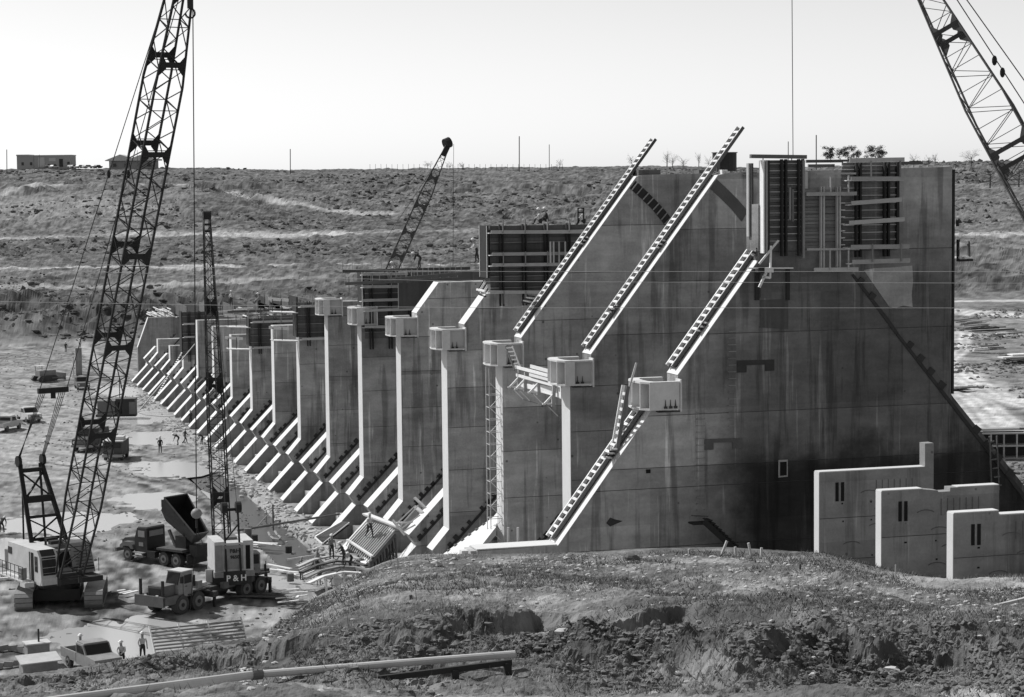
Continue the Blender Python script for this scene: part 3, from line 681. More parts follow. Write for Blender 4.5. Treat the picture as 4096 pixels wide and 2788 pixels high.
# form C
x0, x1, z0, z1 = bx8(1195, 140, 1830, 1150)
pl = []
for (l, a, r, b) in ((1305, 330, 1920, 328), (1310, 612, 1890, 568), (1285, 838, 1922, 795), (1305, 1115, 1980, 1108), (1320, 1288, 1985, 1268), (1290, 118, 1920, 108)):
    p = f8(l, a, YF-.95); q = f8(r, b, YF-.95); pl.append((p.x, p.z, q.x, q.z))
fc = form('large dark form with six plank walkways, right part of nearest pier', (x0, YF, z0), (x0, x1, z0, z1, 12), YF, mt='formmid', strong=[f8(1360, 0).x, f8(1685, 0).x], planks=pl, ribs=12,
          posts=[(f8(1442, 0).x, f8(0, 330).z, f8(0, 140).z), (f8(1775, 0).x, f8(0, 330).z, f8(0, 140).z), (f8(1460, 0).x, f8(0, 1310).z, f8(0, 1100).z), (f8(1790, 0).x, f8(0, 1310).z, f8(0, 1100).z)], up=(f8(0, 1260).z, z1+.1))
p = f8(1822, 140); q = f8(1822, 1090); ibox('edge_angle', 'steel', fc, Vector((p.x, YF-.15, (p.z+q.z)/2)), (.14, .3, p.z-q.z))
# sunlit notch block and stray boards on top
MB().prism([(8.33, 41.8), (8.33, 42.72), (8.75, 42.72), (8.75, 41.8)], -T-.02, -.2).build('notch_block', 'face', P0)
for i, (l, a, r, b) in enumerate(((790, 130, 1300, 128), (1840, 150, 2150, 148), (2030, 140, 2150, 142), (880, 180, 1180, 176))):
    p = f8(l, a, -1.2); q = f8(r, b, -1.2)
    ob = solo('timber_beam', MB().bar((p.x, -1.2+.25*i, p.z), (q.x, -1.2+.25*i, p.z), .15, .16), 'form', ['dark beam lying along the top between the tall form and the plank-walkway form', 'dark beam on the bare right end of the nearest pier', 'short dark block on the bare right end of the nearest pier', 'thin beam just below the dark beam between the forms on the nearest pier'][i], 'beam')
# small timber stage below form A
st = thing('timber_stage', 'small pale outrigger stage with an upright post under the tall ribbed form', 'scaffold', f8(300, 1360, YF-.6))
for (l, a, r, b, w_) in ((385, 1100, 375, 1475, .09), (120, 1360, 640, 1358, .07), (290, 1460, 375, 1470, .12), (470, 1040, 250, 1310, .1), (330, 1410, 250, 1580, .12)):
    p = f8(l, a, YF-.6); q = f8(r, b, YF-.6); ibar('stage_timber', 'woodw', st, p, q, w_)
ibox('stage_box', 'woodw', st, f8(340, 1380, YF-.5), (.5, .6, .25)); ibox('stage_box', 'steel', st, f8(260, 1380, YF-.5), (.35, .5, .25))
# bracket platform on the far right edge
pf = thing('side_platform', 'small timber platform cantilevered from the right edge of the nearest pier', 'scaffold', U(3860, 1040, y=-1))
for (a, b, c, d, mt_) in ((3832, 1042, 3890, 1040, 'steel'), (3832, 1030, 3875, 1028, 'woodw'), (3876, 1045, 3874, 965, 'form'), (3832, 1045, 3832, 958, 'steel'), (3838, 962, 3872, 972, 'woodw'), (3832, 995, 3842, 995, 'wood'), (3830, 905, 3830, 880, 'steel')):
    ibar('platform_timber', mt_, pf, U(a, b, y=-1), U(c, d, y=-1), .14, .12)
ibox('deck', 'woodw', pf, U(3855, 1030, y=-.6), (.65, 1.4, .08))

# ------------------------------------------------------------------ ladders
def ladder(label, a, b, y, mt='ladder', w=.62, pitch=.56, deep=.26, rung=.2, group=None, dirv=None):
    a = Vector(a); b = Vector(b); d = (b-a); Ln = d.length; u = d/Ln; s = Vector((0, 1, 0)) if dirv is None else Vector(dirv)
    nn = u.cross(s); R = Matrix((u, s, nn)).transposed()
    th = thing('ladder', label, 'ladder', a, 0, group)
    for k in (0, 1): ibox('rail', mt if k else 'mid', th, (a+b)/2+s*(k*w-.03), (Ln, .07, deep), R)
    n = int(Ln/pitch)
    for i in range(n): ibox('rung', mt, th, a+u*(pitch*(i+.5))+s*(w/2), (rung, w-.08, .05), R)
    return th
def slope_ladder(label, y1, p, q, w=.92, pitch=.44, rise=.24):
    """crawl ladder with a dark backing lying on a pier slope; p, q are x,z on the slope"""
    p = Vector((p[0], 0, p[1])); q = Vector((q[0], 0, q[1])); d = q-p; u = d.normalized(); s = Vector((0, 1, 0)); nn = Vector((-u.z, 0, u.x)); R = Matrix((u, s, nn)).transposed()
    if nn.x > 0: nn = -nn
    th = thing('ladder', label, 'ladder', p+Vector((0, y1-w/2, 0)), 0, 'pale striped ladders on the pier slopes')
    yc = y1+.02-w/2; c = (p+q)/2+nn*rise+Vector((0, yc, 0)); Ln = d.length
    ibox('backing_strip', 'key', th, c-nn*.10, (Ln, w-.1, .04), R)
    ibox('rail', 'ladder', th, c+Vector((0, w/2-.06, 0)), (Ln, .12, .22), R)
    ibox('rail', 'form', th, c-Vector((0, w/2-.03, 0))-nn*.02, (Ln, .07, .19), R)  # near rail in a dark tone, its shaded side put into colour
    ibox('rail_cap', 'ladder', th, c-Vector((0, w/2-.1, 0))+nn*.02, (Ln, .09, .12), R)
    n = int(Ln/pitch)
    for i in range(n):
        o = p+u*(pitch*(i+.5))+nn*(rise+.02)+Vector((0, yc, 0)); ibox('rung', 'ladder', th, o, (.15, w-.2, .14), R)
    return th
def sl(z): return (1.31+(z-32.05)*SL, z)
slope_ladder('longest striped ladder, on the second pier, its tip reaching highest into the sky', S, sl(32.3), sl(45.35))
slope_ladder('striped ladder on the third pier, its tip just above the skyline', 2*S, sl(32.3), sl(44.95))
slope_ladder('striped ladder on the nearest pier between its steel bracket and the tall form', 0, sl(32.3), sl(38.7))
slope_ladder('striped ladder lying on the lowest slope of the nearest pier, below the bracket', 0, (-5.3, 23.46), (-.2, 30.17))
A = U(2466, 1812, y=-1.); B = U(2512, 1545, y=-1.); ladder('short steep striped ladder left of the nearest bracket, leaning on the slope', A, B, 0, w=.75, pitch=.42, rung=.16, deep=.2)
B2 = B+(B-A)*.35; solo('pole', MB().tube(B+Vector((.1, 0, 0)), B2+Vector((.25, 0, 0)), .06, 6), 'wood', 'pale pole sticking up above the short steep ladder at the nearest bracket', 'pole')
A = U(2040, 1384, y=2*S-T-.9); B = U(2086, 1482, y=2*S-T-2.2); ladder('small ladder hanging over the third steel bracket down to the gangway', A-Vector((.35, 0, 0)), B-Vector((.35, 0, 0)), 0, w=.45, pitch=.32, rung=.09, deep=.08, dirv=(1, 0, 0))
A = U(733, 1402, y=12.9*S); B = U(613, 1610, y=12.2*S); ladder('thin dotted ladder on the farthest piers, leaning beside the tall narrow form', B, A, 0, w=.5, pitch=.55, deep=.12)
A = U(3946, 1745, y=-1.9); B = U(3982, 1960, y=-1.9); ladder('dark ladder propped on the slab edge above the stepped walls', B, A, 0, mt='mid', w=.45, pitch=.5, rung=.08, deep=.1, dirv=(1, 0, 0))
# clamps joining ladder lengths
for i, (a, b, y) in enumerate(((2112, 1200, 2*S-.6), (2345, 966, 2*S-.6), (2460, 1238, S-.6), (2650, 980, S-.6), (2815, 1310, -.6), (2445, 1815, -1.2), (3030, 1008, -1.0))):
    c = U(a, b, y=y)
    t_ = thing('ladder_clamp', ['dark clamp halfway up the ladder of the third pier', 'small pale clamp high on the ladder of the third pier', 'pale clamp at mid length of the longest ladder', 'pale clamp high on the longest ladder', 'pale clamp at mid length of the ladder on the nearest pier', 'pale board clamp where the short steep ladder meets the lowest slope', 'cluster of pale timbers where the nearest ladder meets the tall form'][i], 'clamp', c)
    for j in range(5): ibar('clamp_bar', ('woodw', 'steel')[(j+(i == 0)) % 2], t_, c+Vector((-.55+.1*j, -.5, .1*j-.1)), c+Vector((.3+.08*j, .5, .12*j-.3)), .09)
# gangway between third and second bracket
gw = thing('gangway', 'pale timber gangway strung between the second and third steel brackets, with braced outriggers', 'scaffold', U(2150, 1560, y=1.5*S))
def gp(a, b, t): return U(1900+a/3.873, 1350+b/3.873, y=2*S-T-1.2-t*(S-3.2))
for (a, b, t0, c, d, t1, w_) in ((610, 450, 0, 1130, 590, .85, .2), (860, 445, .4, 1140, 520, .85, .22), (845, 575, .4, 1210, 670, .95, .18), (725, 610, .2, 1340, 775, 1, .16), (900, 745, .4, 1340, 835, 1, .3), (700, 720, .1, 1340, 900, 1, .3), (640, 580, .05, 1200, 735, .9, .18), (1000, 790, .4, 1340, 920, 1, .25)):
    ibar('rail_plank', 'woodw', gw, gp(a, b, t0), gp(c, d, t1), .06, w_)
for (a, b, t) in ((690, 480, .1), (790, 505, .25), (1000, 560, .55), (1225, 740, .92)):
    ibar('upright', 'wood', gw, gp(a, b, t), gp(a-15, b+330, t), .2, .2)
    ibar('brace', 'woodw', gw, gp(a-10, b+140, t), gp(a-145, b+285, t), .12); ibar('outrigger', 'woodw', gw, gp(a-180, b+290, t), gp(a+20, b+285, t), .1)
    ibar('brace', 'formwood', gw, gp(a-130, b+290, t), gp(a+60, b+480, min(1, t+.1)), .05); ibar('brace', 'formwood', gw, gp(a+60, b+480, t), gp(a+180, b+520, t), .05)
# slim steel tower beside the third pier
tw = thing('stair_tower', 'slim pale steel lattice tower rising beside the edge of the third pier', 'tower', (-1.5, 2*S-1.2, 14))
za, zb = U(1955, 2190, y=2*S).z, U(1955, 1465, y=2*S).z; xa = U(1957, 1800, y=2*S-1).x
for dx, dy in ((0, 0), (.85, 0), (0, .85), (.85, .85)): ibar('leg', 'wood', tw, (xa+dx, 2*S-1.2+dy, za-3), (xa+dx, 2*S-1.2+dy, zb), .05)
for i in range(16):
    z = za-2+i*(zb-za+1)/16
    for dx0, dy0, dx1, dy1 in ((0, 0, .85, 0), (0, .85, .85, .85), (0, 0, 0, .85)):
        ibar('rung', 'wood', tw, (xa+dx0, 2*S-1.2+dy0, z), (xa+dx1, 2*S-1.2+dy1, z), .04)
    ibar('diagonal', 'woodw', tw, (xa+(.85 if i % 2 else 0), 2*S-1.2, z), (xa+(0 if i % 2 else .85), 2*S-1.2, z+.85), .04)
# ------------------------------------------------------------------ forms on the farther piers
def ff(a, b, y): return U(1900+a/3.873, 850+b/3.873, y=y)
y3 = 3*S-T
p = ff(222, 205, y3); q = ff(1850, 1215, y3)
pls = [(ff(l, a, y3-.95).x, ff(l, a, y3-.95).z, ff(r, b, y3-.95).x, ff(r, b, y3-.95).z) for l, a, r, b in ((250, 300, 1760, 295), (265, 645, 1560, 630), (265, 812, 1400, 800), (230, 1232, 1100, 1232))]
f3 = form('largest dark form on the fourth pier with workers seated on top', (p.x, y3, q.z), (p.x, q.x, q.z, p.z, 11), y3, strong=[ff(v, 0, y3).x for v in (385, 740, 1080, 1420)], planks=pls, ribs=6,
   posts=[(ff(v, 0, y3-1).x, ff(0, b_, y3-1).z, ff(0, a_, y3-1).z) for v in (430, 775, 1120, 1460) for a_, b_ in ((120, 330), (620, 830))]+[(ff(v, 0, y3-1).x, ff(0, 1435, y3-1).z, ff(0, 1225, y3-1).z) for v in (435, 775)])
MB().box(((p.x+q.x)/2, y3+.8, (p.z+q.z)/2), (q.x-p.x-.1, 1.5, p.z-q.z-.3)).build('fill', 'form', f3)
a = ff(95, 200, y3+T); b = ff(215, 1010, y3)
MB().box((p.x-.2, y3+.75, (a.z+b.z)/2), (.12, T+.5, a.z-b.z)).build('end_panel', 'steel', f3)
for dy in (-.2, T+.15): ibox('edge_angle', 'woodw', f3, Vector((p.x-.25, y3+dy, (a.z+b.z)/2)), (.06, .06, a.z-b.z))  # pale angles paint the sunlit outline of the dark end panel
for v in (1160, 1210, 1295, 1390): 
    c = ff(v, 450, y3-1); d = ff(v, 780, y3-1); ibox('loose_board', 'wood', f3, Vector((c.x, y3-1.1, (c.z+d.z)/2)), (.12, .05, c.z-d.z))
# bundle of rods at the head of the fourth pier slope
rb = thing('rod_bundle', 'bundle of pale rods and clamps on the bare slope below the largest dark form', 'bundle', U(1930, 1160, y=3*S-.8))
for i in range(8):
    c = U(1908+i*5.5, 1165+i*1.5, y=3*S-.2-i*.12); ibar('rod', 'woodw' if i % 3 else 'steel', rb, c, c+Vector((.55, 0, .8)), .07)
ibar('clamp_beam', 'woodw', rb, U(1908, 1158, y=3*S), U(1942, 1165, y=3*S-T), .14); ibar('clamp_beam', 'steel', rb, U(1918, 1178, y=3*S), U(1940, 1188, y=3*S-T), .18)
def fg(a, b, y): return U(1400+a/3.873, 1050+b/3.873, y=y)
y5 = 5*S-T
p = fg(215, 175, y5); q = fg(1245, 1150, y5)
pls = [(fg(l, a, y5-.95).x, fg(l, a, y5-.95).z, fg(r, b, y5-.95).x, fg(r, b, y5-.95).z) for l, a, r, b in ((205, 375, 1240, 365), (190, 588, 1100, 565), (225, 745, 1060, 715), (230, 995, 600, 995), (200, 180, 900, 170))]
f5 = form('second largest dark form, on the sixth pier behind the steel brackets', (p.x, y5, q.z), (p.x, q.x, q.z, p.z, 9), y5, strong=[fg(v, 0, y5).x for v in (305, 600, 905)], planks=pls, ribs=5,
   posts=[(fg(v, 0, y5-1).x, fg(0, 400, y5-1).z, fg(0, 165, y5-1).z) for v in (342, 635, 950)])
MB().box(((p.x+q.x)/2, y5+.8, (p.z+q.z)/2), (q.x-p.x-.1, 1.5, p.z-q.z-.3)).build('fill', 'form', f5)
MB().box((p.x-.15, y5+.8, (p.z+q.z)/2+.8), (.1, T+.4, p.z-q.z-1.2)).build('end_panel', 'steel', f5)
ibox('edge_angle', 'wood', f5, Vector((p.x-.2, y5-.2, (p.z+q.z)/2+.8)), (.07, .07, p.z-q.z-1.2))
def box_form(label, k, zc, zt_, x1, nb):
    y = k*S-T
    f = form(label, (0, y, zc), (-.15, x1, zc, zt_, nb), y, strong=[.9, 2.6], ribs=4, planks=[(0, zt_-.35, x1, zt_-.35), (.1, zc-.15, x1, zc-.15)], posts=[(1.2, zt_-.5, zt_+.9), (3.2, zt_-.5, zt_+.9)])
    MB().box((-.22, y+.8, (zc+zt_)/2), (.1, T+.4, zt_-zc)).build('end_panel', 'steel', f)
    MB().box((x1/2, y+.8, (zc+zt_)/2), (x1-.3, 1.5, zt_-zc-.2)).build('fill', 'form', f)
    for yy in (y-.15, y+T+.1): ibox('edge_angle', 'form', f, Vector((-.28, yy, (zc+zt_)/2)), (.06, .06, zt_-zc))
    for z in (zt_-.9, zc-.3):
        for d in range(3): ibar('stage_plank', 'woodw', f, (-2.6, y+T+.1-d*.7, z), (-.1, y+T+.1-d*.7-.5, z-.12), .5, .06)
        for xx in (-2.5, -1.6): ibar('guard_post', 'steel', f, (xx, y+.6, z), (xx, y+.6, z+1.25), .06)
        ibar('guard_rail', 'woodw', f, (-2.8, y+1.2, z+1.25), (-.9, y+.5, z+1.1), .06, .3)
    return f
box_form('dark form box with side stages, next beyond the last bracketed pier', 7, 27.3, 30.72, 5.5, 8)
box_form('smaller dark form box with side stages, left of the plain square-topped pier', 9, 24.35, 27.42, 5.0, 7)
f13 = form('tall narrow dark form cladding the far pier beside the dotted ladder', (0, 13*S-T, 18.9), (-.1, 4.5, 18.9, 24.9, 9), 13*S-T, strong=[.8, 2.2], ribs=5, planks=[(0, 21.5, 4, 21.5), (0, 23.3, 4, 23.3)])
MB().box((-.2, 13*S-.8, 21.9), (.1, T+.5, 6.2)).build('end_panel', 'steel', f13); MB().box((2.2, 13*S-.8, 21.9), (4.3, 1.5, 5.8)).build('fill', 'form', f13)
# curved gate guides
def guide(th, pts_o, pts_i, y, mt, ribmt):
    o = [U(2400+a/3.32, 600+b/3.32, y=y) for a, b in pts_o]; i_ = [U(2400+a/3.32, 600+b/3.32, y=y) for a, b in pts_i]
    g = MB().prism([(p.x, p.z) for p in o]+[(p.x, p.z) for p in reversed(i_)], y-.05, y+.02).build('gate_guide', mt, th)
    if ribmt:
        n = len(o)
        for k in range(n-1):
            for t in (.15, .6): 
                a = o[k].lerp(o[k+1], t); b = i_[k].lerp(i_[k+1], t)
                ibar('guide_rib', ribmt, g, (a.x, y-.1, a.z), (b.x, y-.1, b.z), .1, .07)
guide(PIER[2], [(470, 410), (620, 550), (760, 690), (870, 810), (975, 955)], [(395, 510), (540, 640), (680, 775), (790, 910), (890, 1035)], 2*S-T, 'steel', 'formwood')
guide(PIER[1], [(1545, 385), (1690, 520), (1830, 660), (1960, 810)], [(1465, 515), (1600, 640), (1740, 780), (1880, 950)], S-T, 'joint', None)
# parapet blocks, notch and sticks on top of the third and second piers
for (l, r, t_, b, y, mt_, lab) in ((2552, 2640, 680, 702, 2*S-T, 'conc_old', 'left parapet block on top of the third pier'), (2794, 2850, 680, 702, 2*S-T, 'conc_old', 'right parapet block on top of the third pier, touching the long ladder'),
                              (2642, 2792, 702, 716, 2*S-T, 'steel', 'dark rail of rods spanning the notch on top of the third pier')):
    p = U(l, t_, y=y+.3); q = U(r, b, y=y+.3); solo('parapet_block', MB().box(((p.x+q.x)/2, y+.8, (p.z+q.z)/2), (q.x-p.x, 1.2, p.z-q.z)), mt_, lab, 'parapet')
tk = thing('mixing_drum', 'dark upright steel drum standing behind the longest ladder on top of the second pier', 'drum', U(2898, 690, y=S+1))
p = U(2898, 684, y=S+1.2); q = U(2898, 612, y=S+1.2)
MB().tube((p.x, p.y, p.z), (q.x, q.y, q.z), .75, 18).build('shell', 'dark', tk); MB().tube((q.x, q.y, q.z), (q.x, q.y, q.z+.05), .8, 18).build('rim', 'mid', tk); ibox('door_panel', 'form', tk, Vector((p.x-.6, p.y-.5, (p.z+q.z)/2)), (.25, .1, p.z-q.z-.1))
pb = thing('board_pile', 'pale boards stacked on top of the second pier below the drum', 'boards', U(2900, 698, y=S))
for i in range(3): ibox('board', 'woodw', pb, U(2884+8*i, 690, y=S-1.2), (.1, .6, .33))
for i in range(5):
    p = U(2980, 676+i*7, y=S-T); ibox('board', 'formwood', pb, Vector((p.x+.3, p.y-.05, p.z)), (.9, .1, .06))

# ------------------------------------------------------------------ decks and clutter on the crest behind the far piers
ck = thing('crest_deck', 'cluttered timber and rebar deck along the crest behind the far piers', 'deck', (12, 9*S, 24))
for k in range(7, 16):
    z = SPEC[k][0]
    for i in range(5):
        ibar('deck_plank', ('form', 'formwood', 'joint')[i % 3], ck, (7+i*1.6, k*S-T, z+.25+.1*i), (7.4+i*1.6, (k+1)*S-T-.3, (z+.2+.12*i)), .6, .12)
    for i in range(5): ibar('deck_post', 'formwood', ck, (6.5+i*1.9, k*S-.5-i*.6, z), (6.5+i*1.9, k*S-.5-i*.6, z+1.2+.2*(i % 3)), .07)
    ibar('deck_rail', 'form', ck, (4+k % 3, k*S-T+.1, z+1.0), (14, k*S-T+.1, z+1.1), .1, .3)
    ibar('deck_rail', 'formwood', ck, (5, k*S-T+.3, z+.5), (15, k*S-T+.3, z+.55), .1, .15)
for i, (a, b, c, d, kk, lab) in enumerate(((1370, 1085, 1880, 1073, 4.6, 'upper'), (1560, 1118, 1845, 1094, 4.2, 'middle'), (1380, 1135, 1830, 1115, 4.3, 'lower'))):
    rl = thing('rebar_rail', lab+' of three dark rails running out of the second largest form toward the largest', 'rail', U(a, b, y=kk*S), 0, 'rails between the two large forms')
    ibar('rail_beam', 'form', rl, U(a, b, y=kk*S), U(c, d, y=kk*S), .15, .25)
    for j in range(14): 
        p = U(a+(c-a)*j/13, b+(d-b)*j/13, y=kk*S); ibar('rod', 'formwood', rl, p, p+Vector((0, 0, .7)), .035)
cs = thing('crest_form', 'dark low forms on the crest between the sixth and fourth piers, under the standing rods', 'formwork', (9, 4.5*S, 31))
p = U(1640, 1140, y=4.4*S); q = U(1960, 1210, y=4.4*S); ibox('form_panel', 'form', cs, Vector(((p.x+q.x)/2+3, p.y, (p.z+q.z)/2)), (q.x-p.x+8, .3, p.z-q.z+.6))
ibox('form_panel', 'form', cs, Vector((13, 5.6*S, 32)), (16, .3, 4.5)); ibox('deck_slab', 'conc_old', cs, Vector((10, 4.5*S, 31.2)), (9, S*1.6, .5))
# sticks of timber on the end wall
tb = thing('timber_stack', 'heap of pale timbers lying on top of the far end wall', 'timber', U(610, 1258, y=16.2*S))
r = random.Random(3)
for i in range(26):
    a = 585+r.random()*95; b = 1228+r.random()*32; L_ = 12+r.random()*22
    ibar('timber', 'woodw', tb, U(a, b, y=16.2*S+1), U(a+L_, b+L_*.42, y=16.2*S-1.5), .13)
# ------------------------------------------------------------------ stepped walls at right
def rwall(lab, y, pts, th_=.6, bot=20.0):
    ps = [U(a, b, y=y) for a, b in pts]; poly = [(ps[0].x, bot)]+[(p.x, p.z) for p in ps]+[(ps[-1].x, bot)]
    t_ = thing('stub_wall', lab, 'wall', (ps[0].x, y, bot), 0, 'three parallel walls stepping toward the right')
    lifts(poly, [25.4, 23.3, 21.5][::-1], y, y+th_, 'conc_new', t_)
    core(poly, y, y+th_, t_, .04)
    skin_face([(ps[0].x, bot), (ps[0].x, ps[0].z)], y, y+th_, t_)
    for a, b in zip(ps[:-1], ps[1:]):
        if abs(a.z-b.z) < .4 and b.x-a.x > .9: MB().box(((a.x+b.x)/2, y+th_/2, (a.z+b.z)/2+.02), (b.x-a.x, th_-.02, .05)).build('sunlit_top_strip', 'face', t_)
    x = ps[0].x; z = ps[0].z
    for d in (.95, 1.25): ibox('slot', 'black', t_, Vector((x+d, y-.005, z-1.0)), (.17, .04, .95))
    r = random.Random(int(y*7))
    for i in range(10): ibox('tie_hole', 'black', t_, Vector((x+1.2+r.choice([0, 1.6, 3.1])+r.random()*.1, y-.005, z-1.6-r.choice([0, .9, 1.8, 2.7]))), (.07, .03, .07))
    for i in range(7): ibox('rust_line', 'joint', t_, Vector((x+3.1+.33*i, y-.005, z-.9)), (.03, .03, .8))
    for i in range(4):          # curved form marks
        cx_, cz = x+1.6+r.random()*2.2, z-1.2-i*.85; mb = MB()
        for j in range(6):
            a0 = math.pi*(.15+.12*j); a1 = a0+.38; mb.bar((cx_-.5*math.cos(a0), y-.01, cz+.2*math.sin(a0)), (cx_-.5*math.cos(a1), y-.01, cz+.2*math.sin(a1)), .03)
        mb.build('form_mark', 'joint', t_)
    return t_
wA = rwall('rearmost of three parallel pale walls at right, half in shadow beside the black corner', -10., [(3278, 1892), (3700, 1868), (3700, 1774), (3735, 1772)])
wB = rwall('middle of three parallel pale walls at right, with a stepped top', -16.1, [(3527, 1966), (3690, 1957), (3752, 1962), (3753, 1968), (3800, 1965), (3801, 1950), (3830, 1949), (3997, 1942)])
wC = rwall('nearest of three parallel pale walls at right, cut by the picture edge', -22.2, [(3815, 2055), (3995, 2044), (3996, 2062), (4500, 2030)])
# timber stair in the dark corner
ts = thing('timber_stair', 'dark timber stair dropping against the shadowed foot of the nearest pier', 'stair', U(2800, 2200, y=-2.4))
for i in range(14):
    a = 2830+i*13; b = 2078+i*12.5
    ibox('tread', 'steel', ts, U(a, b, y=-2.5), (.26, .8, .05)); ibox('riser', 'steel', ts, U(a+5, b+6, y=-2.5), (.04, .8, .17))
ibar('stringer', 'steel', ts, U(2815, 2085, y=-2.9), U(3010, 2262, y=-2.9), .06, .3)
ibar('handrail', 'form', ts, U(2765, 2062, y=-2.9), U(2832, 2066, y=-2.9), .06); ibox('landing', 'steel', ts, U(2795, 2092, y=-2.4), (.9, .8, .08))

# ------------------------------------------------------------------ cranes
def lattice(parent, p, q, side, w0, w1, h0, h1, n, mt='boom', chord=.11, lace=.05, name='boom', splices=(), local=False, w2=None, h2=None, tmid=(.12, .88)):
    """four-chord lattice boom from p to q, tapered at both ends; side = direction of its width"""
    p = Vector(p); q = Vector(q); u = (q-p).normalized(); s = Vector(side); s = (s-u*s.dot(u)).normalized(); nn = u.cross(s); L = (q-p).length
    bm = bpy.data.objects.new(name, None); COL.objects.link(bm); bm.parent = parent; ORG[bm.name] = Vector((0, 0, 0)) if local else ORG[parent.name]
    gs = min(1., chord/.09); w2 = w0 if w2 is None else w2; h2 = h0 if h2 is None else h2
    def wh(t):
        if t < tmid[0]: k = t/tmid[0]; return w0+(w1-w0)*k, h0+(h1-h0)*k
        if t > tmid[1]: k = (1-t)/(1-tmid[1]); return w2+(w1-w2)*k, h2+(h1-h2)*k
        return w1, h1
    def C(t, i):
        w, h = wh(t); sx, sy = ((-1, -1), (1, -1), (1, 1), (-1, 1))[i]
        return p+u*(L*t)+s*(sx*w/2)+nn*(sy*h/2)
    ts = [0, tmid[0], tmid[1], 1]
    for i in range(4):
        for a, b in zip(ts[:-1], ts[1:]): ibar('chord', mt, bm, C(a, i), C(b, i), chord, local=local)
    for k in range(n):
        t0 = k/n; t1 = (k+1)/n
        for i in range(4):
            j = (i+1) % 4; a, b = (i, j) if k % 2 else (j, i)
            ibar('lacing', mt, bm, C(t0, a), C(t1, b), lace, local=local)
            if k % 2 == 0: ibar('batten', mt, bm, C(t0, i), C(t0, j), lace, local=local)
    for t in splices:
        for i, j in ((0, 1), (2, 3)):
            a, b = C(t, i), C(t, j); ibar('splice_beam', mt, bm, a, b, .12*chord/.1, .28*chord/.1, local=local)
            for c, e_ in ((a, (b-a).normalized()), (b, (a-b).normalized())):
                g = MB(); g.add([c-u*gs*.75, c+u*gs*.75, c+e_*.45*gs+u*.1*gs, c+e_*.45*gs-u*.25*gs], [(0, 1, 2, 3)]); g.add([c-u*gs*.75+nn*.06, c+u*gs*.75+nn*.06, c+e_*.45*gs+u*.1*gs+nn*.06, c+e_*.45*gs-u*.25*gs+nn*.06], [(3, 2, 1, 0)])
                g.build('gusset_plate', mt, bm, local=local)
    return bm, C
def tube_solo(parent, name, a, b, r, mt='rope', local=False, n=5): return MB().tube(a, b, r, n).build(name, mt, parent, local=local)

# --- crawler crane at left
foot = Vector((-27.01, 45.14, 15.0)); hd = Vector((.33, -.944, 0)).normalized(); sd1 = Vector((hd.y, -hd.x, 0)); phi = rad(64)
udir = hd*math.cos(phi)+Vector((0, 0, math.sin(phi)))
cr1 = thing('crawler_crane', 'big crawler crane at lower left, white cab, dark lattice boom leaving the top edge', 'crane', (-27.4, 49.5, 12))
bm1, C1 = lattice(cr1, foot, foot+udir*47.2, sd1, 1.75, 1.9, .7, 1.8, 34, splices=(.255, .40, .545, .70, .83, .93), chord=.125, lace=.055, w2=.8, h2=.7, tmid=(.13, .80))
tip1 = foot+udir*47.2
MB().tube(tip1-sd1*.4, tip1+sd1*.4, .55, 14).build('tip_sheave', 'boom', cr1)
# crawler tracks: direction from unprojection of their edges
td = Vector((.15, .989, 0)).normalized(); ts_ = Vector((td.y, -td.x, 0))
RT = Matrix((td, ts_*-1, Vector((0, 0, 1)))).transposed()
for c0 in (Vector((-30.1, 47.9, 12)), Vector((-25.2, 47.3, 12))):
    ctr = c0+td*3.3
    tr = MB(); prof = []
    for i in range(14):
        a = 2*math.pi*i/14; x_ = (2.75 if math.cos(a) > 0 else -2.75)+.6*math.cos(a); prof.append((x_, .62+.6*math.sin(a)))
    vs = [ctr+RT @ Vector((x_, yy, z_)) for yy in (-.58, .58) for x_, z_ in prof]
    tr.add(vs, [tuple(range(14)), tuple(reversed(range(14, 28)))]+[(i, i+14, (i+1) % 14+14, (i+1) % 14) for i in range(14)])
    t_ = tr.build('track', 'dusty', cr1)
    peri = []
    for i in range(16): x_ = -2.7+i*.36; peri.append((x_, 1.25, 0)); peri.append((x_, .0, 0))
    for i in range(6):
        a = rad(-75+30*i); peri.append((2.75+.63*math.cos(a), .62+.63*math.sin(a), math.pi/2-a)); peri.append((-2.75-.63*math.cos(a), .62+.63*math.sin(a), -(math.pi/2-a)))
    for (x_, z_, ro) in peri:
        ibox('track_shoe', 'grey', t_, ctr+RT @ Vector((x_, 0, z_+.02)), (.3, 1.3, .07), RT @ Matrix.Rotation(ro, 3, 'Y'))
MB().box(Vector((-27.4, 51, 12.85)), (4.2, 3.4, .8), RT).build('car_body', 'dark', cr1)
MB().tube((-27.4, 50.3, 13.2), (-27.4, 50.3, 13.9), 1.5, 18).build('turntable', 'dark', cr1)
RH = Matrix((hd, -sd1, Vector((0, 0, 1)))).transposed()
hc = Vector((-27.4, 50.2, 13.9))
def H(x, y, z): return hc+RH @ Vector((x, y, z))     # x forward, y toward image left(+)? resolved below
LS = 1 if (RH @ Vector((0, 1, 0))).x < 0 else -1     # +1 when +y of the house points to image left
def hb(name, mt, c, d, parent=cr1): return MB().box(H(c[0], c[1]*LS, c[2]), d, RH).build(name, mt, parent)
hb('deck', 'dark', (-.6, 0, .1), (6.4, 4.6, .35))
def hprism(name, mt, prof, ya, yb):       # profile in x(forward),z swept across
    ya *= LS; yb *= LS; n = len(prof); mb = MB()
    mb.add([H(a, ya, b) for a, b in prof]+[H(a, yb, b) for a, b in prof], [tuple(range(n)), tuple(reversed(range(n, 2*n)))]+[(i, i+n, (i+1) % n+n, (i+1) % n) for i in range(n)]); return mb.build(name, mt, cr1)
